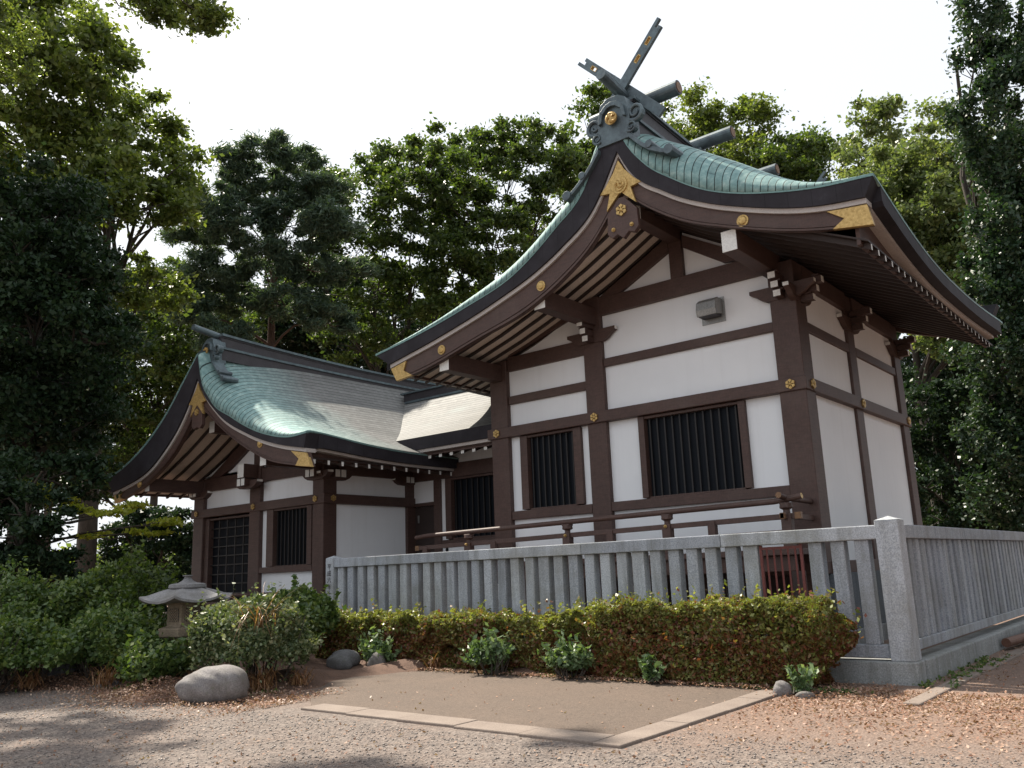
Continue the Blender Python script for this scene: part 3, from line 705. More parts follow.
for x in (-12.61, -10.0, -7.78, VX1):
    z = rz(x)
    q = MB(); q.box(x-.085, x+.085, VY-.075, VY+.075, 1.72, z-.22); q.tube([(x, VY, z-.22), (x, VY, z-.16), (x, VY, z-.13), (x, VY, z-.05)], [.06, .055, .11, .10], 4 if False else 10); q.box(x-.09, x+.09, VY-.07, VY+.07, z-.075, z-.04)
    rsub(q.build('railing_post', WOOD, bevel=.008))
for x in (-13.9, -11.9, -9.0, -6.9):
    q = MB(); q.box(x-.07, x+.07, VY-.06, VY+.06, 1.72, rz(x)-.24); rsub(q.build('railing_post', WOOD, bevel=.008))
for x in (-12.61, -10.0, -7.78, VX1): boss(R0, x, VY-.078, rz(x)-.26, .03)
box('underfloor_panel', PLASTER, main, -6.47, -6.13, 15.27, 15.33, 1.28, 1.66, .004)
# under-floor wall and stone base
q = MB(); q.box(-12.7, -5.55, 15.32, 21.6, .28, 1.29); keep(q.build('underfloor_wall', WOODD), main)
for x0 in (-12.3, -10.95, -9.4, -8.0): box('underfloor_panel', PLASTER, main, x0, x0+.62, 15.27, 15.33, .62, 1.16, .004)
for x in (-12.6, -9.93, -7.8, -5.66): box('post_stub', WOOD, main, x-.2, x+.2, 15.12, 15.3, .3, 1.28)
q = MB(); q.box(-13.0, -5.3, 14.9, 21.9, -.1, .3); keep(q.build('stone_base', CONC, bevel=.02), main)
q = MB(); q.box(-5.64, -5.34, 15.3, 21.6, .301, 1.28); keep(q.build('side_plinth', PLINTH, bevel=.01), main)

# ------------------------------------------------------------------ worship hall (left)
WX = -19.66
wh = empty('worship_hall', (-19.7, 18, 0), 'lower brown and white shrine hall on the left, behind the stone lantern', 'shrine hall')
WYB = 11.62
wc = dict(cutR=-17.2, y0=WYB, y1=24.6, xr=WX, sweep=1.2, liftlen=3.6, eth=.25, rstep=.40, xeR=-15.17, xeL=-24.1,
  zvR=[(-19.66, 7.30), (-19.5, 6.72), (-19.05, 6.06), (-18.07, 5.44), (-16.66, 4.84), (-15.72, 4.66), (-15.17, 4.68)],
  zmR=[(-19.66, 7.52), (-19.0, 6.82), (-18.0, 6.0), (-17.0, 5.36), (-16.0, 4.82), (-15.17, 4.46)],
  dropR=[(-19.66, .2), (-19.2, .55), (-18, .55), (-16.6, .38), (-15.17, .10)],
  zvL=[(-19.66, 7.30), (-20.26, 6.70), (-21.0, 5.98), (-21.7, 5.46), (-23.29, 4.72), (-24.1, 4.52)],
  zmL=[(-19.66, 7.52), (-20.4, 6.75), (-21.3, 5.95), (-22.3, 5.3), (-23.3, 4.72), (-24.1, 4.38)],
  dropL=[(-19.66, .2), (-20.2, .4), (-21.5, .35), (-24.1, .08)],
  stR=[(-19.66, 6.66), (-19.4, 6.28), (-18.75, 5.66), (-17.39, 4.93), (-16.18, 4.53), (-15.25, 4.34)], xsR=-15.25,
  stL=[(-19.66, 6.66), (-20.04, 6.05), (-21.39, 4.80), (-23.23, 4.20), (-23.8, 4.12)], xsL=-23.8,
  boR=[(-19.66, 6.0), (-18.6, 5.22), (-17.64, 4.66), (-16.63, 4.22), (-15.48, 3.98), (-15.1, 3.92)], xbR=-15.1,
  boL=[(-19.66, 6.0), (-20.6, 5.0), (-21.7, 4.35), (-23.37, 3.88), (-23.7, 3.82)], xbL=-23.7,
  soffR=[(-19.66, 5.85), (-18.2, 5.08), (-16.8, 4.50), (-15.34, 4.13)], soffL=[(-19.66, 5.85), (-21.1, 5.08), (-22.5, 4.48), (-23.65, 4.05)])
wroof = gabled_roof(wh, wc)
wroof['label'] = 'lower copper roof, sunlit silver on its right slope'
for sd, L in (('R', .55), ('L', .45)): gold_end(wh, wroof, wc, sd, L, WYB+.06)
ridge(wh, wroof, wc, WX, 12.15, 24.2, 7.28, 7.70, .2, .2)
lg = {1: [(WX+.26, 7.05), (WX+.42, 6.86), (WX+.62, 6.66), (WX+.82, 6.50)], -1: [(WX-.26, 7.0), (WX-.42, 6.8), (WX-.62, 6.58), (WX-.82, 6.40)]}
onigawara(wh, wroof, WX, 11.85, 7.42, .54, lg)
q = MB(); q.tube([(WX, 11.45, 7.98), (WX, 12.4, 7.84)], .085, 12); o = q.build('ridge_pole', COPPERTRIM); o.parent = wroof
q = MB(); starmesh(q, WX, 6.12, .68, WYB+.03, WYB+.09); o = q.build('gable_gilding', GOLD); o.parent = wroof
q = MB(); q.prism([(WX+a*.7, 6.12+b_*.7) for a, b_ in ((-.06, -.22), (-.32, -.52), (-.34, -.98), (-.2, -1.1), (0, -1.04), (.2, -1.1), (.34, -.98), (.32, -.52), (.06, -.22))], WYB+.04, WYB+.14)
o = q.build('pendant_board', WOOD, bevel=.01); o.parent = wroof
flower(wh, WX, WYB+.04, 5.78, .09)
for (x, z) in ((-17.0, 4.66), (-22.45, 4.22)): boss(wh, x, WYB+.10, z, .10)
WF = .95
for (x, y, wd, zt) in ((-22.38, 13.69, .50, 4.35), (-19.68, 13.66, .46, 4.6), (-17.06, 13.65, .42, 4.4), (-17.0, 16.40, .34, 4.4), (-22.38, 22.8, .5, 4.35), (-17.06, 22.8, .42, 4.4)):
    box('post', WOOD, wh, x-wd/2, x+wd/2, y-wd/2, y+wd/2, WF-.3, zt, .02)
QY = 13.55
def wpanel(x0, x1, z0, z1): q = MB(); q.box(x0, x1, QY, QY+.14, z0, z1); keep(q.build('wall', PLASTER), wh)
wpanel(-22.2, -19.7, 3.4, 4.5)
wall_with_hole(wh, -19.68, -17.1, 1.0, 3.5, -19.02, -17.42, 1.86, 3.32, QY, QY+.14); wpanel(-19.7, -17.1, 3.5, 4.5)
q = MB(); q.prism([(-22.3, 4.3), (-17.0, 4.3), (-17.0, 4.42), (-18.2, 4.95), (-19.66, 5.72), (-21.1, 4.95), (-22.3, 4.42)], QY, QY+.14); keep(q.build('wall', PLASTER), wh)
q = MB(); q.box(-17.05, -16.91, 13.7, 22.8, .9, 4.4); keep(q.build('wall', PLASTER), wh)
q = MB(); q.box(-22.45, -22.31, 13.7, 22.8, .9, 4.4); keep(q.build('wall', PLASTER), wh)
q = MB(); q.box(-22.3, -17.0, 22.7, 22.84, .9, 5.0); keep(q.build('wall', PLASTER), wh)
box('beam', WOOD, wh, -22.70, -16.78, 13.40, 13.7, 3.34, 3.57, .012); box('beam', WOOD, wh, -17.0, -16.78, 13.705, 16.5, 3.33, 3.57, .012)
box('beam', WOOD, wh, -22.3, -19.92, 13.46, 13.62, 4.06, 4.42); box('beam', WOOD, wh, -19.44, -17.28, 13.46, 13.62, 4.10, 4.46)
box('beam', WOOD, wh, -17.0, -16.80, 13.9, 16.5, 4.06, 4.40)
box('king_post', WOOD, wh, -19.78, -19.52, 13.45, 13.6, 4.6, 5.65)
for poly in ([(-19.79, 5.20), (-20.9, 4.60), (-21.35, 4.43), (-21.9, 4.43), (-19.79, 5.58)], [(-19.5, 5.3), (-18.0, 4.461), (-17.5, 4.461), (-19.5, 5.56)]):
    q = MB(); q.prism(poly, 13.46, 13.58); keep(q.build('gable_rafter', WOOD), wh)
for (x, z0, z1, yf) in ((-22.30, 4.02, 4.36, 11.84), (-17.06, 4.16, 4.46, 11.84), (-19.68, 5.3, 5.6, 12.1)):
    q = MB(); q.box(x-.12, x+.12, yf, 24.2, z0, z1, 0, 1, 1); keep(q.build('purlin', [WOOD, WHITEPAINT], bevel=.01), wh)
q = MB(); q.box(-19.82, -19.54, 12.98, 13.6, 4.20, 4.56, 0, 1, 1); keep(q.build('beam_end', [WOOD, WHITEPAINT], bevel=.01), wh)
def small_bracket(par, x, y, z, n, s=.7):
    nx, ny = n; tx, ty = -ny, nx; q = MB()
    M4 = Matrix(((tx, nx, 0, x), (ty, ny, 0, y), (0, 0, 1, z), (0, 0, 0, 1)))
    for dx in (-.13, .13): q.box((dx-.11)*s, (dx+.11)*s, .0, .30*s, .1*s, .36*s, 0, 1, 1, M4)
    prof = [(0, 0), (.40, .02), (.58, .10), (.72, .22), (.72, .30), (0, .30)]
    for sg in (-1, 1):
        pts = [(sg*a*s, b_*s) for a, b_ in prof]
        vs = [M4 @ Vector((p[0], -.12, p[1])) for p in pts]; vf = [M4 @ Vector((p[0], .05, p[1])) for p in pts]
        q.face(vs); q.face(vf)
        for i in range(len(pts)):
            j = (i+1) % len(pts); q.face([vs[i], vs[j], vf[j], vf[i]], 1 if i == 3 else 0)
    return keep(q.build('bracket', [WOOD, WHITEPAINT], bevel=.004), par)
small_bracket(wh, -22.38, 13.44, 3.86, (0, -1)); small_bracket(wh, -19.68, 13.20, 3.92, (0, -1)); small_bracket(wh, -17.1, 13.42, 3.92, (0, -1), .7)
small_bracket(wh, -16.84, 13.8, 3.9, (1, 0), .7); small_bracket(wh, -16.84, 16.2, 3.9, (1, 0), .6)
window(wh, -18.88, -17.50, 1.89, 3.30, 13.50, .2, 9, (.28, .18)); hb = box('beam', WOOD, wh, -19.44, -17.28, 13.44, 13.6, 1.74, 1.885)
dw = window(wh, -21.92, -20.0, 1.02, 3.26, 13.56, .2, 5, (.20, .08), .10, 'grid'); dw.name = 'lattice_door'
box('beam', WOOD, wh, -22.13, -19.92, 13.46, 13.6, .92, 1.02); box('beam', WOOD, wh, -19.44, -17.28, 13.44, 13.6, .95, 1.14)
box('beam', WOOD, wh, -16.99, -16.80, 13.9, 16.5, .8, 1.05)
for (x, z) in ((-22.40, 3.46), (-19.68, 3.46), (-17.10, 3.46)): flower(wh, x, 13.395, z, .08)
flower(wh, -16.775, 13.68, 3.46, .08, (1, 0, 0))
box('veranda_floor', WOOD, wh, -23.0, -16.6, 12.3, 13.38, .72, .82); box('veranda_beam', WOOD, wh, -23.0, -16.6, 12.35, 12.5, .45, .715)
q = MB(); q.tube([(-23.1, 12.42, 1.22), (-16.35, 12.42, 1.24)], .045, 10, 0, 1); R1 = keep(q.build('railing', [WOOD, BRASS]), wh)
for x in (-22.9, -21.0, -19.1, -17.0):
    q = MB(); q.box(x-.06, x+.06, 12.36, 12.48, .82, 1.2); o = q.build('railing_post', WOOD); o.parent = R1
q = MB(); q.box(-23.0, -16.5, 12.39, 12.45, 1.0, 1.07); o = q.build('railing_rail', WOOD); o.parent = R1
q = MB(); q.box(-22.6, -16.9, 13.5, 22.9, -.05, .9); keep(q.build('stone_base', CONC, bevel=.02), wh)

# ------------------------------------------------------------------ connecting hall
ch = empty('connecting_hall', (-14.7, 18.3, 0), 'low white walled passage hall between the two shrine halls, its roof ridge running across', 'shrine hall')
EYv, RY = 15.22, 18.3
prof = curve([(15.22, 4.93), (16.0, 5.30), (17.0, 5.88), (17.7, 6.36), (18.3, 6.86)])
roof = MB(); ysr = np.linspace(EYv, RY, 14); X0, X1 = -19.3, -12.7
arc = 0; prev = None
for i in range(13):
    ya, yb_ = float(ysr[i]), float(ysr[i+1]); za, zb = float(prof(ya)), float(prof(yb_)); L = math.hypot(yb_-ya, zb-za)
    roof.face([(X0, ya, za), (X1, ya, za), (X1, yb_, zb), (X0, yb_, zb)], 0, [(X0, arc), (X1, arc), (X1, arc+L), (X0, arc+L)])
    ya2, yb2 = 2*RY-ya, 2*RY-yb_
    roof.face([(X0, ya2, za), (X0, yb2, zb), (X1, yb2, zb), (X1, ya2, za)], 0, [(X0, arc), (X0, arc+L), (X1, arc+L), (X1, arc)]); arc += L
croof = keep(roof.build('roof', ROOF, fix=False), ch); ca = croof.data.attributes.new('age', 'FLOAT', 'POINT'); ca.data.foreach_set('value', [1.0]*len(croof.data.vertices)); md = croof.modifiers.new('solid', 'SOLIDIFY'); md.thickness = .05; md.offset = -1
q = MB(); q.box(-17.2, X1, EYv-.01, EYv+.32, 4.62, 4.925); o = q.build('roof_edge', EBAND); o.parent = croof
q = MB(); q.box(-17.2, X1, EYv+.04, EYv+.3, 4.54, 4.618); o = q.build('eave_strip', TRIM); o.parent = croof
q = MB(); q.box(-17.2, X1, EYv+.12, EYv+.26, 4.46, 4.538); o = q.build('eave_board', WOOD); o.parent = croof
q = MB(); q.face([(-17.2, EYv+.1, 4.50), (X1, EYv+.1, 4.50), (X1, 16.6, 5.0), (-17.2, 16.6, 5.0)]); o = q.build('soffit', WOODD, fix=False); o.parent = croof
pr_ = None
for k in range(11):
    if pr_ is None: q = MB(); q.band([(EYv+.16, 4.52), (16.5, 4.98)], [(EYv+.16, 4.38), (16.5, 4.84)], -.05, .05, 0, axis=0); q.m[-2] = 1; pr_ = q.build('rafter', [WOODD, WHITEPAINT]); o = pr_
    else: o = pr_.copy(); COL.objects.link(o)
    o.parent = croof; o.location = (-16.6+k*.37, 0, 0)
q = MB()
q.box(-18.9, X1, RY-.16, RY+.16, 6.72, 6.98, 0); q.box(-19.0, X1, RY-.22, RY+.22, 6.98, 7.03, 1); q.box(-18.75, X1, RY-.28, RY+.28, 6.66, 6.72, 1); q.box(-18.7, X1, RY-.22, RY+.22, 6.3, 6.66, 0)
o = q.build('ridge', [BAND, COPPERTRIM]); o.parent = croof
CY = 16.5
q = MB(); q.box(-16.85, -12.75, CY, CY+.14, 4.2, 4.95); q.box(-15.84, -15.6, CY, CY+.14, .9, 4.2); q.box(-16.85, -15.9, CY, CY+.14, 3.4, 4.2); q.box(-15.7, -12.75, CY, CY+.14, .9, 2.4)
keep(q.build('wall', PLASTER), ch)
q = MB(); q.box(-16.8, -12.75, 20.1, 20.24, .9, 4.95); keep(q.build('wall', PLASTER), ch)
box('beam', WOOD, ch, -16.82, -12.86, 16.42, 16.55, 3.99, 4.36); box('post', WOOD, ch, -16.03, -15.8, 16.42, 16.6, .9, 3.985)
box('beam', WOOD, ch, -16.82, -16.035, 16.44, 16.56, 3.33, 3.42)
q = MB(); q.box(-16.82, -16.035, 16.52, 16.58, .95, 3.32); d_ = keep(q.build('door', WOODD), ch)
q = MB(); q.box(-16.7, -16.66, 16.49, 16.518, 2.9, 3.1); o = q.build('handle', GALV); o.parent = d_
window(ch, -15.40, -13.1, 2.42, 3.94, 16.46, .2, 12, (.2, .2))
box('beam', WOOD, ch, -15.8, -12.86, 16.43, 16.56, 2.25, 2.40)
q = MB(); q.box(-16.85, -12.75, 16.4, 20.2, -.05, .9); keep(q.build('stone_base', CONC), ch)

# ------------------------------------------------------------------ stone fence
fence = empty('stone_fence', (-8, 11.5, 0), 'grey granite slat fence around the shrine halls, on a stone footing', 'fence')
FY = 11.458
box('fence_footing', CONC, fence, -14.5, -3.12, FY-.06, FY+.30, -.3, .27, .02)
box('fence_footing', CONC, fence, -3.46, -3.10, FY+.31, 26, -.3, .27, .02)
def cap(x0, x1, y0, y1):
    q = MB(); q.box(x0, x1, y0, y1, 1.745, 1.92); return keep(q.build('cap_rail', GRANITE, bevel=.012), fence)
xx = -14.0
for L in (1.25, 2.4, 2.4, 2.4, 2.19): cap(xx+.003, xx+L-.003, FY-.02, FY+.24); xx += L
yy = FY+.27
for L in (3.2, 3.2, 3.2, 3.2, 1.4): cap(-3.40, -3.17, yy+.003, yy+L-.003); yy += L
for x in (-14.0, -11.6, -9.2, -6.8, -4.4): box('bottom_rail', GRANITE, fence, x+.004, min(x+2.396, -3.4), FY+.02, FY+.18, .30, .46, .012)
yy = FY+.27
for k in range(9): box('bottom_rail', GRANITE, fence, -3.34, -3.20, yy+.004, yy+1.496, .37, .50, .012); yy += 1.5
k = 0; sp = None
XS_ = [-14.0+.30*i+.06 for i in range(0, 35)]
for x in XS_:
    if -5.1 < x < -4.45 or x > -3.6: continue
    wide = (round((x+14)/.3) % 6 == 5)
    w_ = .21 if wide else .178
    q = MB(); q.box(-w_/2, w_/2, 0, .16, .461 if not wide else .28, 1.744)
    o = q.build('slat', GRANITE, bevel=.010); o.parent = fence; o.location = (x+.1+8+random.uniform(-.006, .006), FY+.03-11.5+random.uniform(-.006, .006), 0); o.rotation_euler = (random.uniform(-.004, .004), random.uniform(-.004, .004), random.uniform(-.02, .02))
y = FY+.40
while y < 25.6 and k < 62:
    q = MB(); q.box(-.075, .075, -.085, .085, .501, 1.744); o = q.build('slat', GRANITE, bevel=.010); o.parent = fence
    o.location = (-3.285+8+random.uniform(-.006, .006), y-11.5, 0); y += .30; k += 1
# corner and end posts
def fpost(x, y, w_, z1):
    q = MB(); q.box(x-w_/2, x+w_/2, y-w_/2, y+w_/2, .27, z1)
    n = len(q.v); q.v += [(x-w_/2-.0, y-w_/2, z1+.001), (x+w_/2, y-w_/2, z1+.001), (x+w_/2, y+w_/2, z1+.001), (x-w_/2, y+w_/2, z1+.001), (x, y, z1+.055)]
    for t in ((0, 1, 4), (1, 2, 4), (2, 3, 4), (3, 0, 4)): q.f.append(tuple(n+i for i in t)); q.m.append(0); q.uv.append(None)
    return keep(q.build('fence_post', GRANITE, bevel=.012, fix=False), fence)
fpost(-3.285, FY+.115, .285, 1.975); ep = fpost(-14.13, FY+.10, .24, 1.93)
# engraved characters on the end post
try:
    font = None
    cu = bpy.data.curves.new('inscription', 'FONT'); cu.body = '\n'.join('平成六年十二月吉日'); cu.size = .125; cu.space_line = 1.06; cu.extrude = .004; cu.align_x = 'CENTER'
    to = bpy.data.objects.new('tmp', cu); COL.objects.link(to); dg = bpy.context.evaluated_depsgraph_get(); dg.update()
    me = bpy.data.meshes.new_from_object(to.evaluated_get(dg)); bpy.data.objects.remove(to)
    me.materials.clear(); me.materials.append(BAND)
    o = bpy.data.objects.new('inscription', me); COL.objects.link(o); o.rotation_euler = (R(90), 0, 0); o.location = (-14.13, FY-.022, 1.72)
    bpy.context.view_layer.update(); o.parent = ep; o.matrix_parent_inverse = Matrix.Identity(4)
except Exception as e: print('text failed', e)
# small red grille in the gap
q = MB(); gx0, gx1 = -5.02, -4.42
q.box(gx0, gx0+.035, FY+.06, FY+.10, .47, 1.74); q.box(gx1-.035, gx1, FY+.06, FY+.10, .47, 1.74); q.box(gx0+.036, gx1-.036, FY+.06, FY+.10, 1.68, 1.715); q.box(gx0+.036, gx1-.036, FY+.06, FY+.10, .50, .535)
for k in range(1, 6): x = gx0+k*(gx1-gx0)/6; q.tube([(x, FY+.08, .5), (x, FY+.08, 1.70)], .014, 6)
keep(q.build('metal_grille', REDIRON), fence)

# ------------------------------------------------------------------ stone lantern
LX, LY = -12.92, 7.62
lan = empty('stone_lantern', (LX, LY, 0), 'low stone lantern with a wide hexagonal roof between the bushes', 'stone lantern')
def hexring(r, z, n=6, ph=.12): return [(r*math.cos(ph+2*math.pi*k/n), r*math.sin(ph+2*math.pi*k/n), z) for k in range(n)]
def lathe6(name, prof, mt, n=6, ph=.12, par=lan, bevel=.01, droop=None):
    q = MB()
    rings = []
    for (r_, z) in prof:
        base = len(q.v); q.v += hexring(r_, z, n, ph); rings.append(base)
    for a, b_ in zip(rings, rings[1:]):
        for k in range(n): q.f.append((a+k, a+(k+1) % n, b_+(k+1) % n, b_+k)); q.m.append(0); q.uv.append(None)
    q.f.append(tuple(rings[0]+k for k in range(n-1, -1, -1))); q.f.append(tuple(rings[-1]+k for k in range(n))); q.m += [0, 0]; q.uv += [None, None]
    o = q.build(name, mt, bevel=bevel); o.parent = par; return o
lathe6('base', [(.36, 0), (.36, .26), (.30, .34), (.26, .36)], LANTERN)
lathe6('pedestal', [(.22, .36), (.20, .62), (.24, .66)], LANTERN, 12)
lathe6('platform', [(.24, .66), (.40, .74), (.42, .86), (.36, .88)], LANTERN)
fb = lathe6('fire_box', [(.31, .88), (.31, .90), (.29, .905), (.29, 1.22), (.31, 1.225), (.31, 1.25)], LANTERN)
for k in range(6):
    a = .12+2*math.pi*(k+.5)/6; rr = .29*math.cos(math.pi/6)+.004
    Mx = Matrix.Translation((rr*math.cos(a), rr*math.sin(a), 1.06)) @ Matrix.Rotation(a-math.pi/2, 4, 'Z')
    q = MB(); q.box(-.095, .095, -.02, .002, -.10, .10, mat=Mx); q.m = [0]*6
    for i in range(-4, 5):
        for sg in (-1, 1):
            x0 = i*.045; pts = []
            t0 = max(-.1, -.1) ; 
            a0 = (x0-.1*sg, -.1); b0 = (x0+.1*sg, .1)
            # clip to the opening
            def clip(p, q_):
                (x1, z1), (x2, z2) = p, q_
                for lim, s_ in ((-.095, 1), (.095, -1)):
                    if s_*(x1-lim) < 0 and s_*(x2-lim) < 0: return None
                    if s_*(x1-lim) < 0: t = (lim-x1)/(x2-x1); x1, z1 = lim, z1+t*(z2-z1)
                    if s_*(x2-lim) < 0: t = (lim-x1)/(x2-x1); x2, z2 = lim, z1+t*(z2-z1)
                return (x1, z1), (x2, z2)
            c_ = clip(a0, b0)
            if c_ and math.hypot(c_[0][0]-c_[1][0], c_[0][1]-c_[1][1]) > .02:
                n0 = len(q.m); q.tube([Mx @ Vector((c_[0][0], .006, c_[0][1])), Mx @ Vector((c_[1][0], .006, c_[1][1]))], .007, 4); q.m[n0:] = [1]*(len(q.m)-n0)
    o = q.build('lattice_opening', [BAND, LANTERN]); o.parent = lan if False else fb
# roof with upturned corners
q = MB(); n = 48; rings = []
prof = [(.16, 1.475), (.30, 1.455), (.46, 1.40), (.60, 1.335), (.72, 1.30), (.72, 1.265), (.58, 1.25), (.30, 1.245)]
for i, (r_, z) in enumerate(prof):
    base = len(q.v); rings.append(base)
    for k in range(n):
        a = .12+2*math.pi*k/n; m6 = (k % 8)/8; cs = abs(m6-.5)*2         # 1 at the corners
        ap = math.cos(math.pi/6)/math.cos((m6-.5)*math.pi/3)
        up = .055*(r_/.7)**3*(cs**3)-.02*(r_/.7)**2*(1-cs)
        q.v.append((r_*ap*math.cos(a), r_*ap*math.sin(a), z+up))
for a, b_ in zip(rings, rings[1:]):
    for k in range(n): q.f.append((a+k, a+(k+1) % n, b_+(k+1) % n, b_+k)); q.m.append(0); q.uv.append(None)
q.f.append(tuple(rings[0]+k for k in range(n))); q.m.append(0); q.uv.append(None)
q.f.append(tuple(rings[-1]+k for k in range(n))); q.m.append(0); q.uv.append(None)
lr = q.build('roof', LANTERNROOF); lr.parent = lan
o = lathe6('finial', [(.27, 1.455), (.29, 1.475), (.28, 1.52), (.24, 1.535), (.15, 1.545), (.09, 1.575), (.055, 1.615), (.05, 1.64), (.08, 1.65), (.08, 1.665)], LANTERNROOF, 20, par=lr, bevel=0)
lan.rotation_euler.z = R(8)

# ------------------------------------------------------------------ rocks and pipe
def rock(name, loc, dims, rot, mt, seed, label, group=None):
    rs = np.random.default_rng(seed); bm = bmesh.new(); bmesh.ops.create_icosphere(bm, subdivisions=4, radius=1)
    ph = rs.uniform(0, 6, (8, 3)); fr = rs.uniform(.8, 2.6, (8, 3))
    for v in bm.verts:
        c = np.array(v.co); s_ = sum(math.sin(float((c*fr[k]).sum()*1.3+ph[k, 0]))*.07/(1+k*.3) for k in range(8))
        s_ += sum(math.sin(float((c*fr[k]*5).sum()+ph[k, 1]))*.012 for k in range(8))
        p = v.co*(1+s_); p = Vector([math.copysign(abs(t)**.86, t) for t in p]); v.co = Vector((p.x*dims[0], p.y*dims[1], p.z*dims[2]))
    me = bpy.data.meshes.new(name); bm.to_mesh(me); bm.free(); me.materials.append(mt)
    me.polygons.foreach_set('use_smooth', [True]*len(me.polygons))
    o = bpy.data.objects.new(name, me); COL.objects.link(o); o.location = loc; o.rotation_euler = rot
    return tag(o, label, 'rock', group)
rock('boulder', (-10.62, 6.72, .20), (.48, .30, .255), (0, R(-4), R(30)), ROCK, 3, 'large pale oblong boulder lying in front of the round bush')
rock('boulder', at(62, 684, 14.3), (.36, .26, .52), (R(8), R(10), R(20)), DARKROCK, 5, 'dark pointed rock standing under the bushes at the far left')
rock('boulder', at(485, 660, 13.75), (.25, .18, .17), (0, 0, R(20)), ROCK, 8, 'small grey brown rock at the middle of the hedge foot')
rock('boulder', at(343, 661, 14.6), (.26, .18, .17), (0, 0, R(50)), DARKROCK, 9, 'dark rock half hidden behind the left end of the brown slab')
rock('boulder', at(377, 662, 14.4), (.15, .12, .15), (0, 0, R(10)), ROCK, 10, 'small pale rock beside the slab under the left end of the hedge')
rock('stone', (-4.28, 10.08, .05), (.11, .09, .10), (0, 0, R(10)), ROCK, 11, 'small grey stone at the right hedge foot nearest the slab')
rock('stone', (-3.98, 10.0, .02), (.10, .07, .05), (0, 0, R(40)), ROCK, 12, 'flat little stone on the leaf litter right of the hedge foot')
rock('boulder', at(105, 692, 13.3), (.24, .16, .16), (0, 0, R(40)), DARKROCK, 14, 'low dark rock between the pointed rock and the pale boulder')
q = MB(); q.tube([(-3.0, 16.0, .12), (-2.55, 22.5, .10)], .07, 14); tag(q.build('pipe', RUST, smooth=False), 'rusty brown pipe lying beside the right fence footing', 'pipe')

# ------------------------------------------------------------------ leaves
def leaf_mesh(name, pts, size, mt, tilt=1.0, asp=1.6, fold=True):
    """one mesh of folded leaf blades centred on pts"""
    n = len(pts); nrm = rng.normal(size=(n, 3)); nrm[:, 2] = np.abs(nrm[:, 2])*tilt+.15; nrm /= np.linalg.norm(nrm, axis=1)[:, None]
    a = rng.normal(size=(n, 3)); a -= (a*nrm).sum(1)[:, None]*nrm; a /= np.linalg.norm(a, axis=1)[:, None]
    b_ = np.cross(nrm, a); s_ = size*rng.uniform(.6, 1.3, n)[:, None]
    L = a*s_*asp*.5; W = b_*s_*.5; F = nrm*s_*.12
    V = np.stack([pts-L, pts+W-F, pts+L, pts-W-F], 1).reshape(-1, 3)
    me = bpy.data.meshes.new(name); me.vertices.add(4*n); me.vertices.foreach_set('co', V.ravel())
    me.loops.add(4*n); me.loops.foreach_set('vertex_index', np.arange(4*n)); me.polygons.add(n)
    me.polygons.foreach_set('loop_start', np.arange(n)*4); me.polygons.foreach_set('loop_total', np.full(n, 4))
    me.materials.append(mt); me.update(calc_edges=True)
    return me
def tuft_pts(centres, rad, per, flat=.6):
    C_ = np.repeat(np.array(centres), per, 0); n = len(C_)
    r_ = np.repeat(np.broadcast_to(np.array(rad), (len(centres),)), per)
    d = rng.normal(size=(n, 3)); d /= np.linalg.norm(d, axis=1)[:, None]; d *= (rng.uniform(0, 1, n)**.5*rng.lognormal(-.06, .30, n)*r_)[:, None]; d[:, 2] *= flat
    return C_+d

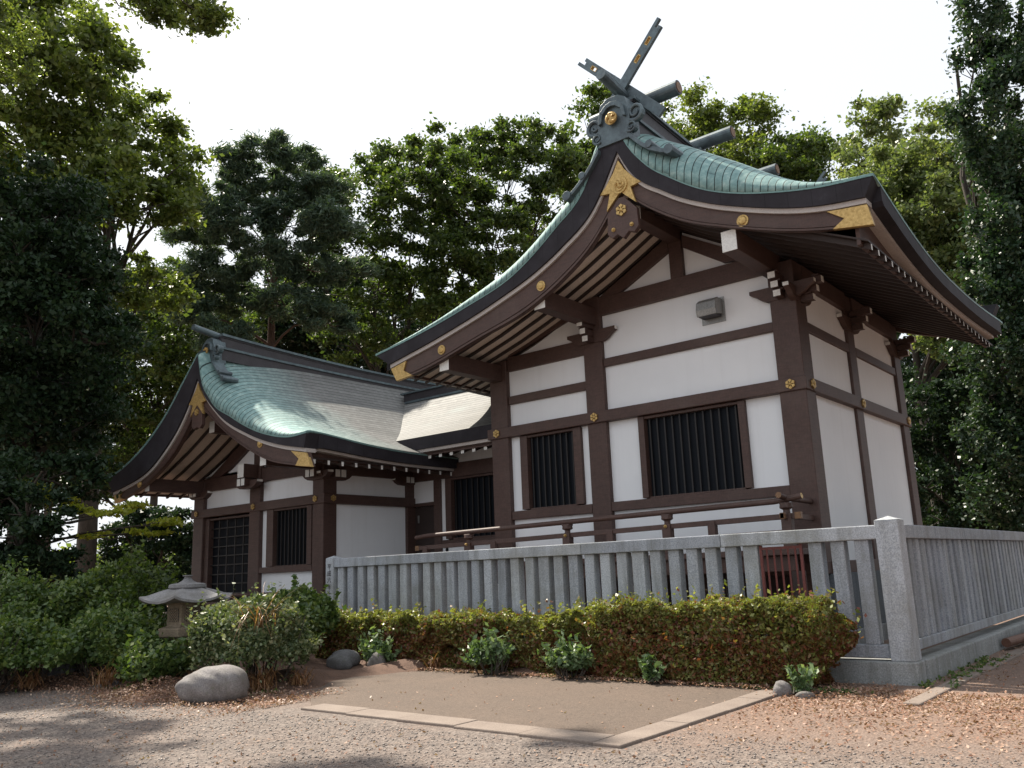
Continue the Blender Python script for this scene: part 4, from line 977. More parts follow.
def make_tree(name, base, H, crown, leaf, lsize, label, cat='tree', trunk_r=.25, nlimb=9, tufts=26, per=90, tuft_r=.75, flat=.55, bark=BARK, lean=(0, 0), clear=.35, rise=.75, limb=.55, asp=1.7, fine=.74, bare=0, group=None, seed=1, blobflat=.8, trunks=1, droop=0, tip=1.0):
    """crown: list of (dx,dy,z,r) blobs around the base; limbs reach every blob, twigs reach every tuft"""
    rs = np.random.default_rng(seed); base = Vector(base)
    root = empty(name, base, label, cat, group)
    q = MB(); cen = []; rads = []
    fork = []
    for t in range(trunks):
        off = Vector((0, 0, 0)) if trunks == 1 else Vector((math.cos(t*6.28/trunks)*trunk_r*1.6, math.sin(t*6.28/trunks)*trunk_r*1.6, 0))
        ln = Vector((lean[0], lean[1], 0)) + (Vector((math.cos(t*2.4)*.9, math.sin(t*2.4)*.9, 0)) if trunks > 1 else Vector((0, 0, 0)))
        P = []; RR = []
        for k in range(9):
            f = k/8; P.append(off+ln*f*f+Vector((rs.normal()*.10*f, rs.normal()*.10*f, H*tip*f*(.93 if t else 1)))); RR.append(trunk_r*(1.25-.25*min(1, f*8))*(1-.86*f)+.012)
        q.tube(P, RR, 9); fork.append((P, RR))
    for bi, (dx, dy, z, r_) in enumerate(crown):
        P, RR = fork[bi % trunks]; tgt = Vector((dx, dy, z))
        f = min(.9, max(clear*.75, (z-math.hypot(dx, dy)*rise-r_*.3)/H)); k = min(7, int(f*8)); s0 = P[k].lerp(P[k+1], f*8-k)
        rr = max(.03, RR[k]*limb); mid = s0.lerp(tgt, .5)+Vector((rs.normal()*.25, rs.normal()*.25, .35*(1-droop)))
        q.tube([s0, s0.lerp(mid, .5)+Vector((0, 0, .12)), mid, mid.lerp(tgt, .6), tgt], [rr, rr*.8, rr*.6, rr*.42, rr*.2], 6)
        nt_ = max(4, int(tufts*(r_/2.0)**2))
        for j in range(nt_):
            d = rs.normal(size=3); d /= np.linalg.norm(d); d *= r_*rs.uniform(.35, 1.0)**.6; d[2] *= blobflat
            c_ = tgt+Vector(d); 
            if droop: c_.z -= droop*rs.uniform(0, 1)*r_*.6
            cen.append(tuple(c_)); rads.append(tuft_r*rs.uniform(.65, 1.3))
            if j % 2 == 0:
                st = mid.lerp(tgt, rs.uniform(.2, 1)); md = st.lerp(c_, .5)+Vector((rs.normal()*.12, rs.normal()*.12, rs.normal()*.1))
                q.tube([st, md, c_], [rr*.28+.01, rr*.18+.008, .008], 4)
    tk = q.build('trunk', bark, root, smooth=True, fix=False)
    pts = tuft_pts(cen, rads, int(per*1.15/fine**2), flat)
    me = leaf_mesh('crown', pts, lsize*fine, leaf, asp=asp); o = bpy.data.objects.new('crown', me); COL.objects.link(o); o.parent = root
    return root
def blobs(n, cx, cy, z0, z1, R0, r_, seed, cone=0, hollow=.25, shape='dome'):
    rs = np.random.default_rng(seed); L = []
    for i in range(n):
        f = (i+.5)/n; z = z0+(z1-z0)*f
        if shape == 'dome': rad = R0*math.sqrt(max(.03, 1-(2*f-.75)**2/1.6))
        elif shape == 'cone': rad = R0*(1-f)**.8+.2
        elif shape == 'vase': rad = R0*(.45+.75*f-.55*max(0, f-.7)/.3*.9)
        else: rad = R0
        a = i*2.399+rs.uniform(-.3, .3); q_ = rad*rs.uniform(hollow, 1)
        L.append((cx+q_*math.cos(a), cy+q_*math.sin(a), z, r_*rs.uniform(.75, 1.25)))
    return L
def gpt(u, v, D): p = at(u, v, D); return (p.x, p.y, 0)

# ------------------------------------------------------------------ trees
def pxc(base, L, D, jit=2.2, seed=0, extra=0):
    """crown blobs given by direction and distance, as offsets from the base"""
    rs = np.random.default_rng(seed); o = []
    for (u, v, r_) in L:
        p = at(u, v, D+rs.uniform(-jit, jit)); o.append((p.x-base[0], p.y-base[1], p.z, r_))
        for e in range(extra):
            p = at(u+rs.uniform(-25, 25), v+rs.uniform(-15, 25), D+rs.uniform(jit, jit*2.5)); o.append((p.x-base[0], p.y-base[1], p.z, r_))
    return o
BT = 'trees behind the shrine'
bA = gpt(86, 560, 30)
make_tree('broadleaf_tree', bA, 17, pxc(bA, [(5, 40, 1.9), (48, 30, 1.7), (85, 62, 1.8), (112, 100, 1.7), (40, 100, 2.0), (-20, 110, 2), (140, 138, 1.6), (70, 150, 1.8), (166, 172, 1.3), (105, 172, 1.7), (20, 185, 2), (60, 225, 1.7), (140, 200, 1.5), (176, 200, 1.2), (95, 300, 1.6), (150, 285, 1.4), (-30, 30, 2), (20, 5, 1.6)], 30, 2.4, 1), L_LIGHT, .17,
  'large leafy tree at the far left whose limbs spread right against the sky', trunk_r=.38, tufts=24, per=105, tuft_r=.62, seed=11)
bB = gpt(15, 570, 23)
make_tree('evergreen_tree', bB, 11, pxc(bB, [(0, 200, 1.6), (50, 215, 1.3), (20, 260, 1.6), (72, 275, 1.3), (-30, 260, 1.6), (35, 320, 1.6), (88, 330, 1.1), (-15, 350, 1.7), (60, 380, 1.5), (15, 420, 1.7), (80, 430, 1.0), (-30, 440, 1.7), (40, 470, 1.3)], 23, 1.8, 2, 1), L_DARK, .13,
  'dark dense evergreen tree at the left edge in front of the tallest leafy tree', trunk_r=.3, tufts=34, per=120, tuft_r=.55, seed=12)
bC = gpt(266, 560, 38)
make_tree('pine_tree', bC, 20.5, pxc(bC, [(265, 148, 1.1), (232, 165, 1.2), (298, 162, 1.1), (260, 185, 1.5), (210, 200, 1.3), (320, 190, 1.3), (290, 215, 1.5), (235, 225, 1.5), (195, 240, 1.4), (330, 225, 1.4), (265, 255, 1.6), (215, 275, 1.5), (310, 265, 1.5), (170, 280, 1.3), (345, 270, 1.2), (240, 300, 1.5), (185, 310, 1.4), (290, 305, 1.5), (330, 320, 1.4), (220, 335, 1.4)], 38, 1.6, 3), L_PINE, .16,
  'dark pine tree with a reddish trunk rising behind the roof of the lower hall', trunk_r=.34, tufts=50, per=34, tuft_r=.42, flat=.6, blobflat=.5, bark=PBARK, seed=13, clear=.5, rise=.12, limb=.36, asp=5, fine=.36)
bD = gpt(395, 560, 44)
make_tree('broadleaf_tree', bD, 17, pxc(bD, [(330, 200, 1.9), (365, 185, 1.8), (395, 165, 1.8), (430, 160, 1.9), (350, 240, 2), (395, 215, 2), (435, 205, 2), (325, 290, 1.9), (370, 290, 2.1), (415, 265, 2.0), (350, 340, 2.1), (400, 330, 2.1), (440, 310, 2)], 44, 3.2, 4), L_MID, .19,
  'leafy tree with several slender stems, next right of the pine behind the lower hall', trunk_r=.32, tufts=20, per=90, tuft_r=.62, trunks=3, seed=14, clear=.3, group=None)
bE = gpt(505, 560, 46)
make_tree('broadleaf_tree', bE, 18, pxc(bE, [(455, 160, 1.9), (480, 150, 1.9), (515, 148, 2.0), (548, 160, 1.8), (465, 205, 2.2), (505, 195, 2.2), (545, 205, 2.0), (455, 255, 2.1), (495, 245, 2.2), (540, 245, 2.0), (460, 300, 2.2), (505, 290, 2.2)], 46, 3.2, 5), L_MID, .19,
  'broad leafy tree with forking black limbs, just left of the tall hall roof', trunk_r=.34, tufts=20, per=90, tuft_r=.62, trunks=3, seed=15, clear=.3)
bF = gpt(603, 560, 62)
make_tree('broadleaf_tree', bF, 34, pxc(bF, [(604, 88, 1.2), (594, 104, 1.4), (612, 108, 1.2), (580, 150, 2.4), (598, 175, 2.8), (575, 190, 2.4), (590, 225, 2.8), (620, 140, 2)], 62, 1.5, 6), L_MID, .27,
  'slender distant tree whose top shows behind the crossed finials', trunk_r=.4, tufts=9, per=80, tuft_r=1.0, seed=16)
bG = gpt(712, 560, 52)
make_tree('broadleaf_tree', bG, 25, pxc(bG, [(665, 128, 1.6), (690, 118, 1.9), (722, 122, 2.0), (750, 125, 1.8), (668, 160, 1.8), (715, 155, 2.2), (750, 160, 2.0), (740, 195, 2.4), (680, 190, 2.4)], 52, 2.2, 7), L_LIGHT, .2,
  'yellow green tree behind the roof ridge logs of the tall hall', trunk_r=.35, tufts=16, per=90, tuft_r=.85, seed=17)
bH = gpt(800, 560, 48)
make_tree('broadleaf_tree', bH, 19, pxc(bH, [(785, 152, 1.5), (805, 160, 1.4), (770, 172, 1.5), (795, 185, 1.7), (815, 190, 1.4), (790, 220, 2.0)], 48, 1.5, 8, 1), L_MID, .2,
  'small round topped tree above the right roof slope', trunk_r=.28, tufts=18, per=90, tuft_r=.75, seed=18)
bI = gpt(868, 560, 50)
make_tree('broadleaf_tree', bI, 22, pxc(bI, [(850, 135, 1.5), (872, 118, 1.5), (895, 112, 1.4), (840, 165, 1.6), (870, 155, 1.8), (905, 145, 1.7), (930, 120, 1.5), (860, 190, 1.8), (900, 190, 2)], 50, 1.5, 9), L_PALE, .22,
  'thin crowned pale tree with sky showing through, above the right roof corner', trunk_r=.26, tufts=12, per=60, tuft_r=.8, seed=19)
bJ = gpt(945, 560, 36)
make_tree('broadleaf_tree', bJ, 16, pxc(bJ, [(915, 165, 1.3), (945, 150, 1.4), (975, 160, 1.4), (900, 200, 1.4), (935, 205, 1.6), (970, 210, 1.6), (925, 245, 1.6), (960, 260, 1.7), (1000, 250, 1.6), (950, 305, 1.6), (985, 320, 1.7), (1010, 300, 1.5), (890, 165, 1.2), (985, 215, 1.6), (905, 235, 1.3), (975, 285, 1.6), (930, 285, 1.5), (955, 340, 1.5), (1000, 200, 1.5)], 36, 1.6, 10, 1), L_PALE, .17,
  'pale sunlit leafy tree right of the tall hall roof', trunk_r=.3, tufts=22, per=100, tuft_r=.65, seed=20)
bK = gpt(1030, 560, 27)
make_tree('conifer_tree', bK, 19, pxc(bK, [(985, 10, .9), (1015, 20, 1.1), (975, 45, .7), (1005, 60, 1.0), (980, 90, .8), (1020, 95, 1.2), (965, 110, .5), (1000, 135, 1.0), (1030, 150, 1.2), (990, 180, .9), (1015, 210, 1.1), (1005, 260, 1.2), (1030, 290, 1.2), (985, 300, .9), (1010, 345, 1.2), (1035, 380, 1.2), (990, 395, 1.0), (985, 220, .9), (975, 150, .7), (985, 260, .8), (975, 340, .9), (1000, 310, 1.1), (1015, 430, 1.1), (990, 440, 1.0), (1030, 470, 1.1), (1005, 490, 1.1), (1050, 440, 1.2), (1010, 170, 1.1), (1030, 240, 1.2), (1050, 50, 1.3), (1060, 200, 1.4)], 27, .9, 11), L_CONIF, .13,
  'tall dark conifer with drooping sprays at the right edge', trunk_r=.24, tufts=44, per=105, tuft_r=.36, flat=1.5, droop=.8, seed=21, limb=.35)
bL = gpt(955, 560, 42)
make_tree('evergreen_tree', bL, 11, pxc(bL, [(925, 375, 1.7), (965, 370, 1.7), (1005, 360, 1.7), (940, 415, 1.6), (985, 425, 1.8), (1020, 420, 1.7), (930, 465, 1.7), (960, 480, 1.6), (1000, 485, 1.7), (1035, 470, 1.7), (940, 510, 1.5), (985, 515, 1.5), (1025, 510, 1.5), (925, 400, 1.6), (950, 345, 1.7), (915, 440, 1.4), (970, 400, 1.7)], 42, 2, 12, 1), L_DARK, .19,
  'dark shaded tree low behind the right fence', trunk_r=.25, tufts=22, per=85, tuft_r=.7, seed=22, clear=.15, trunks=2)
bM = gpt(150, 560, 46)
make_tree('broadleaf_tree', bM, 14, pxc(bM, [(120, 350, 2.0), (165, 340, 2.2), (205, 330, 2.2), (110, 395, 2.2), (150, 400, 2.0), (195, 375, 2), (120, 445, 2.0), (160, 440, 1.8), (90, 480, 1.8), (175, 295, 1.8), (150, 318, 1.8), (205, 295, 1.6), (130, 290, 1.4)], 46, 2, 13, 1), L_MID, .2,
  'shaded leafy tree seen just left of the lower hall gable', trunk_r=.3, tufts=17, per=85, tuft_r=.75, seed=23)
bM2 = gpt(45, 560, 48)
make_tree('broadleaf_tree', bM2, 15, pxc(bM2, [(30, 300, 2.3), (70, 330, 2.2), (20, 370, 2.3), (60, 400, 2.2), (100, 370, 2.2), (30, 450, 2.0), (80, 460, 1.8), (-30, 400, 2.3), (-20, 330, 2.3)], 48, 2, 14, 1), L_MID, .2,
  'shaded tree filling the gap behind the dark evergreen at the far left', trunk_r=.3, tufts=15, per=80, tuft_r=.75, seed=24)
bP = gpt(310, 560, 54)
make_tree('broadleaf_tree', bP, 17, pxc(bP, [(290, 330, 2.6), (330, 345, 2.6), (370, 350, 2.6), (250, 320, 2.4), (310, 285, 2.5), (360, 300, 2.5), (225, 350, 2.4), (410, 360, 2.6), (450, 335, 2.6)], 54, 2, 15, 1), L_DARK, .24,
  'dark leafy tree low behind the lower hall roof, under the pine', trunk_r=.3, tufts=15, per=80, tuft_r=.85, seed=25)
bQ = gpt(150, 560, 31)
make_tree('shrub_tree', bQ, 3.6, pxc(bQ, [(120, 540, .9), (150, 528, 1.0), (180, 525, .9), (190, 545, .9), (135, 560, .9), (165, 560, 1.0), (185, 575, .9), (150, 585, .9), (120, 575, .8), (175, 595, .9)], 31, .6, 16), L_DARK, .13,
  'dark shrubby evergreen beneath the left eave of the lower hall', cat='shrub', trunk_r=.08, tufts=60, per=90, tuft_r=.4, seed=26, trunks=3, clear=.1)
bQ2 = gpt(15, 560, 20)
make_tree('shrub_tree', bQ2, 4.2, pxc(bQ2, [(0, 500, .9), (30, 510, .8), (-30, 500, 1.0), (10, 540, .9), (45, 545, .6), (-20, 555, .9), (20, 575, .9), (60, 570, .6)], 20, .7, 17), L_DARK, .10,
  'nearly black shrubby tree at the left edge above the bushes', cat='shrub', trunk_r=.09, tufts=70, per=100, tuft_r=.35, seed=27, trunks=3, clear=.1)
bN = gpt(-25, 560, 21)
make_tree('maple_tree', bN, 5.2, pxc(bN, [(10, 488, .7), (45, 500, .6), (80, 508, .5), (110, 512, .5), (140, 508, .45), (165, 522, .35), (95, 535, .35), (150, 532, .3)], 21, .6, 18), L_YEL, .10,
  'bright yellow green branch layer reaching in from the left under the trees', trunk_r=.10, tufts=70, per=34, tuft_r=.34, flat=.16, blobflat=.22, seed=28, clear=.5)
bO = (-13, -2, 0)
ov = pxc(bO, [(140, 3, .35), (165, 12, .35), (190, 14, .30), (212, 22, .22), (120, -20, .6), (170, -25, .6)], 14, .3, 19)
ov += [(x-bO[0], y-bO[1], z, r_) for x, y, z, r_ in ((-16.8, 6.3, 14.5, 1.1), (-15.4, 6.6, 14.5, .9), (-17.3, 5.2, 13.5, 1.3), (-19.8, 6.2, 13.8, 1.2), (-21.5, 6.6, 14, 1.2), (-16.3, 8.8, 15, .35), (-13.6, 5.2, 14, .8), (-18, 5.9, 13.5, 1.3), (-16, 6.3, 14.0, 1.0), (-19.5, 4.2, 13, 1.5), (-14.6, 6.6, 14.6, .6), (-21, 6, 15, 1.6), (-17, 3.5, 14.5, 1.4))]  # added crown clumps above the frame, placed to shade the foreground
make_tree('broadleaf_tree', bO, 15.5, ov, L_LIGHT, .075, 'near tree whose leafy branch tip hangs in at the top left corner', trunk_r=.34, tufts=40, per=100, tuft_r=.30, seed=29, clear=1.1, limb=.13)
# unseen trees added out of frame, blocking sky light from the side wall
for k, (x, y) in enumerate(((7, 10), (8.5, 18), (7, 27))):
    make_tree('broadleaf_tree', (x, y, 0), 12, blobs(12, 0, 0, 3.5, 12, 3.2, 2.2, 50+k), L_DARK, .3, 'unseen leafy tree added off to the right to block sky light', trunk_r=.3, tufts=14, per=45, tuft_r=.95, seed=50+k, group='unseen sky blocking trees on the right')
bU = gpt(975, 560, 31)
make_tree('shrub_tree', bU, 6.5, pxc(bU, [(925, 400, .9), (955, 395, 1.0), (990, 390, 1.0), (1020, 400, 1.0), (930, 440, 1.0), (965, 440, 1.0), (1000, 445, 1.1), (1030, 450, 1.1), (925, 485, 1.0), (960, 490, 1.1), (995, 490, 1.1), (1030, 490, 1.1), (940, 520, 1.0), (985, 520, 1.0), (1020, 520, 1.0)], 31, .9, 22, 1), L_DARK, .13, 'dark evergreen undergrowth rising right behind the side of the stone fence', cat='shrub', trunk_r=.09, tufts=55, per=80, tuft_r=.42, seed=31, trunks=3, clear=.1)
bS = gpt(1010, 560, 62)
make_tree('broadleaf_tree', bS, 18, pxc(bS, [(920, 330, 2.6), (960, 300, 2.6), (1000, 300, 2.6), (1040, 320, 2.6), (930, 390, 2.6), (980, 380, 2.6), (1030, 390, 2.6), (1060, 300, 2.8), (940, 440, 2.4), (1000, 450, 2.4)], 62, 2, 20), L_DARK, .27,
  'distant dark tree showing between the pale tree and the conifer', trunk_r=.35, tufts=13, per=70, tuft_r=.95, seed=30)
q = []
rs = np.random.default_rng(5)
for k in range(420):
    u = rs.uniform(-250, 1250); D = rs.uniform(95, 135); p = at(u, 560, D); q.append((p.x, p.y, rs.uniform(.6, 5.2)))
pts = tuft_pts(q, 3.2, 80, .7); pts = pts[pts[:, 2] > 0]
me = leaf_mesh('far_woods', pts, .9, L_LIGHT); o = bpy.data.objects.new('far_woods', me); COL.objects.link(o); tag(o, 'low far off woods along the horizon', kind='stuff')

# ------------------------------------------------------------------ hedge, shrubs, tufts
def shell_pts(n, c, d, box_=False, depth=.25, zmin=None, lump=.08, seed=0, slope=0):
    """points near the surface of a lumpy mound or clipped block"""
    rs = np.random.default_rng(seed)
    if box_:
        p = rs.uniform(-1, 1, (n, 3)); face = rs.choice(5, n, p=[.30, .34, .06, .15, .15])
        e = 1-np.abs(rs.normal(0, depth, n))
        p[face == 0, 2] = e[face == 0]; p[face == 1, 1] = -e[face == 1]; p[face == 2, 1] = e[face == 2]; p[face == 3, 0] = 1-(1-e[face == 3])*.2; p[face == 4, 0] = -1+(1-e[face == 4])*.2
        nrm = (np.abs(p)**10).sum(1)**(1/10); p = p/np.maximum(1, nrm)[:, None]
    else:
        p = rs.normal(size=(n, 3)); p[:, 2] = np.abs(p[:, 2])*.9-.15; p /= np.linalg.norm(p, axis=1)[:, None]
        p *= (1-np.abs(rs.normal(0, depth, n)))[:, None]
    q = p*np.array(d)
    s_ = sum(np.sin(q @ rs.uniform(-1, 1, 3)*f*3+rs.uniform(0, 6)) for f in (1, 1.7, 2.6, 4.1))
    q = q*(1+lump*s_[:, None]*.5)
    q += np.array(c)
    if box_:
        q[:, 2] *= 1+slope*(q[:, 0]-c[0])/d[0]
        q[:, 2] += np.where(q[:, 2] > c[2]*1.2, .035*np.sin(q[:, 0]*7+seed)+.03*np.sin(q[:, 0]*13.7+q[:, 1]*9)+.02*np.sin(q[:, 0]*29), 0)
    if zmin is not None: q = q[q[:, 2] > zmin]
    return q
def shrub(name, c, d, lm, ls, n, label, cat='shrub', box_=False, depth=.2, lump=.16, seed=0, stems=10, smat=BARK, group=None, asp=1.6, spr=0, slope=0, topm=None):
    base = Vector((c[0], c[1], 0)); root = empty(name, base, label, cat, group)
    P = shell_pts(n, (0, 0, c[2]), d, box_, depth, .02, lump, seed, slope)
    if spr:
        rs = np.random.default_rng(seed+5); k = spr
        top = P[rs.integers(0, len(P), k)]; out = (top-np.array([0, 0, c[2]*.5])); out /= np.linalg.norm(out, axis=1)[:, None]; out[:, 2] = np.abs(out[:, 2])+.5
        ext = [top+out*t+rs.normal(0, .012, (k, 3)) for t in np.linspace(.0, .17, 6)]
        P = np.concatenate([P]+ext)
    if topm is not None:
        f_ = np.clip((P[:, 2]/(c[2]+d[2])-.55)/.4, 0, 1)*.75+.12+.22*np.sin(P[:, 0]*3.1+seed)*np.sin(P[:, 2]*4+P[:, 0]*1.3)
        mk = np.random.default_rng(seed+7).uniform(0, 1, len(P)) < f_
        me = leaf_mesh('new_growth', P[mk], ls*1.05, topm, asp=asp); o = bpy.data.objects.new('new_growth', me); COL.objects.link(o); o.parent = root; P = P[~mk]
    me = leaf_mesh('foliage', P, ls, lm, asp=asp); o = bpy.data.objects.new('foliage', me); COL.objects.link(o); o.parent = root
    q = MB(); rs = np.random.default_rng(seed+9)
    for k in range(stems):
        e = Vector((rs.uniform(-.85, .85)*d[0], rs.uniform(-.8, .8)*d[1], c[2]+rs.uniform(.1, .8)*d[2])); b0 = Vector((e.x*.6, e.y*.5, -.02))
        q.tube([b0, b0.lerp(e, .5)+Vector((rs.normal()*.05, rs.normal()*.05, 0)), e], [.016, .011, .004], 5)
    q.build('stem', smat, root, fix=False)
    return root
shrub('hedge', (-5.52, 10.83, .52), (1.55, .45, .52), L_HEDGE, .040, 62000, 'clipped azalea hedge with red brown leaves in front of the red grille', 'hedge', True, .17, .12, 1, 60, spr=260, slope=.03, topm=L_HEDGE_G)
shrub('hedge', (-8.35, 10.93, .44), (1.45, .42, .42), L_HEDGE, .040, 44000, 'middle stretch of the azalea hedge, behind the small grey brown rock', 'hedge', True, .2, .2, 2, 50, spr=260, slope=.04, topm=L_HEDGE_G)
shrub('hedge', (-11.75, 10.9, .44), (1.95, .42, .42), L_HEDGE, .040, 46000, 'left stretch of the azalea hedge below the inscribed fence post', 'hedge', True, .2, .2, 3, 50, spr=260, topm=L_HEDGE_G)
for k, (u, v, D, s_, lb) in enumerate(((568, 657, 13.2, .34, 'bright green leafy plant in front of the hedge, near its middle'), (490, 630, 13.9, .38, 'pale leaved plant growing up through the hedge beside the rock'), (375, 655, 14.6, .32, 'pale green plant at the foot of the left stretch of hedge'),
        (650, 668, 12.6, .15, 'small green seedling at the foot of the right stretch of hedge'), (800, 684, 10.3, .12, 'weed with broad pale leaves behind the small grey stone'))):
    d_ = at(u, v, 1)-EYE; p = EYE+d_*((10.28 if k < 4 else 10.1)/d_.y); shrub('leafy_plant', (p.x, p.y, s_*.62), (s_*1.05, s_*.5, s_*.8), L_HERB, .055, int(2400*s_*s_*2.2)+110, lb, 'plant', depth=.55, lump=.45, seed=40+k, stems=14, asp=2.1, spr=int(110*s_)+8)
p = at(252, 650, 12.7); shrub('round_bush', (p.x, p.y, .55), (.92, .85, .78), L_GLOSS, .044, 26000, 'round glossy bush with brown stalks hanging over it, behind the pale boulder', depth=.2, lump=.14, seed=60, stems=26, spr=260)
p = at(300, 625, 15.0); shrub('evergreen_shrub', (p.x, p.y, .75), (.62, .6, .72), L_SHRUB, .07, 6500, 'dark shrub between the round bush and the inscribed fence post', depth=.3, seed=61, spr=80)
LS = ((20, 605, 15.5, 1.25, .95, 'tall shaded shrub at the left edge, behind the other bushes'), (85, 592, 15.8, 1.15, 1.05, 'tall leafy shrub below the gap with the bright sky'), (128, 600, 15.6, .85, .95, 'leafy shrub with lit tips just left of the stone lantern'),
      (35, 650, 14.2, 1.0, .55, 'low shrub above the dark pointed rock'), (115, 650, 14.0, .85, .55, 'low bushy plant between the dark rock and the lantern'), (-25, 660, 13.3, .95, .6, 'low green shrub cut off by the left picture edge'), (150, 674, 12.9, .5, .34, 'small shrub in front of the lantern base'))
for k, (u, v, D, rx, rz_, lb) in enumerate(LS):
    p = at(u, v, D); shrub('leafy_shrub', (p.x, p.y, rz_*.8), (rx, rx*.8, rz_), L_SHRUB if k != 2 else L_MID, .056, int(14000*rx*rx)+2000, lb, depth=.34, lump=.34, seed=70+k, stems=30, spr=420)
def dry_tuft(u, v, D, n, h, lb, seed, z0=.03):
    if 'arching' in lb: z0 = .8
    rs = np.random.default_rng(seed); p = at(u, v, D); root = Vector((p.x, p.y, 0)); q = MB()
    for k in range(n):
        a = rs.uniform(0, 6.28); L = h*rs.uniform(.5, 1.2); d = Vector((math.cos(a), math.sin(a), 0)); b0 = Vector((rs.normal()*.07, rs.normal()*.07, z0+rs.uniform(0, .06))); pts = []
        cv = rs.uniform(.7, 2.0)
        for t in range(7):
            f = t/6; pts.append(b0+d*L*f*.8+Vector((rs.normal()*.01, rs.normal()*.01, L*(f*1.5-cv*f*f*.9))))
            if pts[-1].z < .02: pts[-1].z = .02+rs.uniform(0, .03)
        w0 = rs.uniform(.006, .012); side = d.cross(Vector((0, 0, 1)))*w0
        for t in range(6):
            k0, k1 = 1-t/6.5, 1-(t+1)/6.5; q.face([pts[t]-side*k0, pts[t+1]-side*k1, pts[t+1]+side*k1, pts[t]+side*k0])
    o = q.build('grass_tuft', L_DRY, fix=False); o.location = root; tag(o, lb, 'grass tuft')
for k, a in enumerate(((262, 694, 12.0, 90, .42, 'dry strap leaved tuft beside the right end of the pale boulder'), (258, 655, 12.1, 60, .8, 'long dry stalks arching over the round bush'), (150, 690, 12.9, 90, .5, 'dry brown stalks left of the pale boulder'), (105, 690, 13.1, 60, .5, 'pale dry stalks curling over the dark low rock'),
        (200, 672, 12.6, 60, .5, 'dry stalks above the left end of the pale boulder'), (300, 690, 12.4, 60, .35, 'dry tuft by the left corner of the slab'), (436, 655, 14.0, 60, .36, 'brown grass tuft at the hedge foot left of the small rock'), (522, 650, 13.8, 70, .5, 'yellowish dry grass standing in the hedge right of the rock'),
        (540, 665, 13.2, 40, .3, 'short dry grass at the slab back edge in front of the bright green plant'), (680, 680, 12.0, 40, .25, 'curled dry stalks at the foot of the right hedge'), (30, 690, 13.3, 60, .45, 'dry reddish grass at the foot of the pointed rock'))):
    dry_tuft(*a, 90+k)

# ------------------------------------------------------------------ litter, gravel, weeds
rs = np.random.default_rng(31)
def scatter(n, fn): return np.array([fn() for _ in range(n)])
L1 = np.stack([rs.uniform(-17, -9.4, 15000), rs.normal(6.8, .5, 15000), rs.uniform(.0, .06, 15000)], 1)
L1[:, 2] += [max(0, bed_h(a, b)) for a, b in L1[:, :2]]
L1[:, 1] += .35*np.sin(L1[:, 0]*1.7)*.6
L2 = np.stack([rs.uniform(-4.25, 4, 19000), 10.9-np.abs(rs.normal(0, 1.5, 19000)), rs.uniform(.004, .02, 19000)], 1)
L3 = np.stack([rs.uniform(-10.5, -4.6, 2200), np.abs(rs.normal(0, .13, 2200))*-1+10.42, rs.uniform(.04, .07, 2200)], 1)
L4 = np.stack([rs.uniform(-4.6, -3.2, 1500), rs.normal(10.55, .3, 1500), rs.uniform(.01, .06, 1500)], 1)
L5 = np.stack([rs.uniform(-10, -4.6, 160), rs.uniform(7.2, 10.2, 160), np.full(160, .030)], 1)[:110]
L6 = np.stack([rs.uniform(-3.0, -1, 1800), rs.uniform(10.5, 19, 1800), rs.uniform(.004, .05, 1800)], 1)
L7 = np.stack([rs.uniform(-13, 2, 1500), rs.uniform(3.2, 6.6, 1500), rs.uniform(.004, .02, 1500)], 1)
me = leaf_mesh('leaf_litter', np.concatenate([L1, L2, L3, L4, L5, L6, L7]), .021, L_LITTER, 4.0, 1.9)
o = bpy.data.objects.new('leaf_litter', me); COL.objects.link(o); tag(o, 'fallen red brown leaves scattered over the ground', kind='stuff')
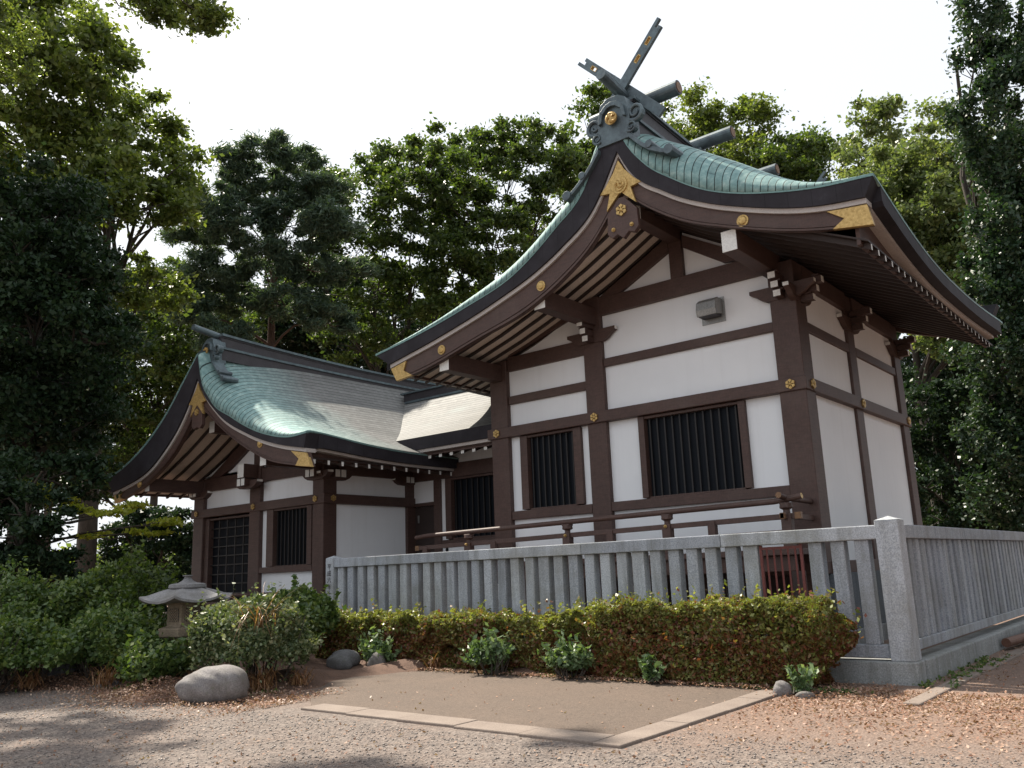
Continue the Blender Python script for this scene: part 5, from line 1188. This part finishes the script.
# loose stones
def gravel(n, seed):
    rs = np.random.default_rng(seed); x = rs.uniform(-16, 3, n); y = rs.uniform(2.8, 7.6, n)
    keepm = ~((x > -10.4) & (x < -4.2) & (y > 6.5)) & ~((y > 6.9+.2*rs.normal(size=n)) & (x < -4.2)); x, y = x[keepm], y[keepm]; n = len(x)
    s_ = .005+.011*rs.uniform(0, 1, n)**3; oc = np.array([(1, 0, 0), (-1, 0, 0), (0, 1, 0), (0, -1, 0), (0, 0, .6), (0, 0, -.6)])
    th = rs.uniform(0, 6.28, n); ca, sa = np.cos(th), np.sin(th)
    V = oc[None]*s_[:, None, None]*rs.uniform(.7, 1.3, (n, 6, 1)); X = V[:, :, 0]*ca[:, None]-V[:, :, 1]*sa[:, None]+x[:, None]; Y = V[:, :, 0]*sa[:, None]+V[:, :, 1]*ca[:, None]+y[:, None]; Z = V[:, :, 2]+s_[:, None]*.25
    P = np.stack([X, Y, Z], 2).reshape(-1, 3); T = np.array([(0, 2, 4), (2, 1, 4), (1, 3, 4), (3, 0, 4), (2, 0, 5), (1, 2, 5), (3, 1, 5), (0, 3, 5)])
    I = (T[None]+np.arange(n)[:, None, None]*6).reshape(-1, 3)
    me = bpy.data.meshes.new('gravel'); me.vertices.add(len(P)); me.vertices.foreach_set('co', P.ravel()); me.loops.add(I.size); me.loops.foreach_set('vertex_index', I.ravel())
    me.polygons.add(len(I)); me.polygons.foreach_set('loop_start', np.arange(len(I))*3); me.polygons.foreach_set('loop_total', np.full(len(I), 3)); me.materials.append(GRAV); me.update(calc_edges=True)
    o = bpy.data.objects.new('gravel', me); COL.objects.link(o); tag(o, 'loose grey gravel on the forecourt', kind='stuff')
GRAV = leafmat('gravel_stones', [(.10, .085, .076), (.16, .134, .12), (.27, .232, .208)], .0, 6)
gravel(42000, 4)
W = []
for (x0, x1, y0, y1, n) in ((-3.1, -2.7, 11.2, 15, 60), (-4.9, -3.4, 10.3, 10.6, 50), (-14, -10.5, 6.6, 7.6, 160), (-10.4, -5, 10.35, 10.6, 160)):
    for k in range(n): W.append((rs.uniform(x0, x1), rs.uniform(y0, y1), .03))
me = leaf_mesh('weeds', tuft_pts(W, .06, 10, .5), .03, L_SHRUB); o = bpy.data.objects.new('weeds', me); COL.objects.link(o); tag(o, 'small green weeds along the bed edge and fence footing', kind='stuff')
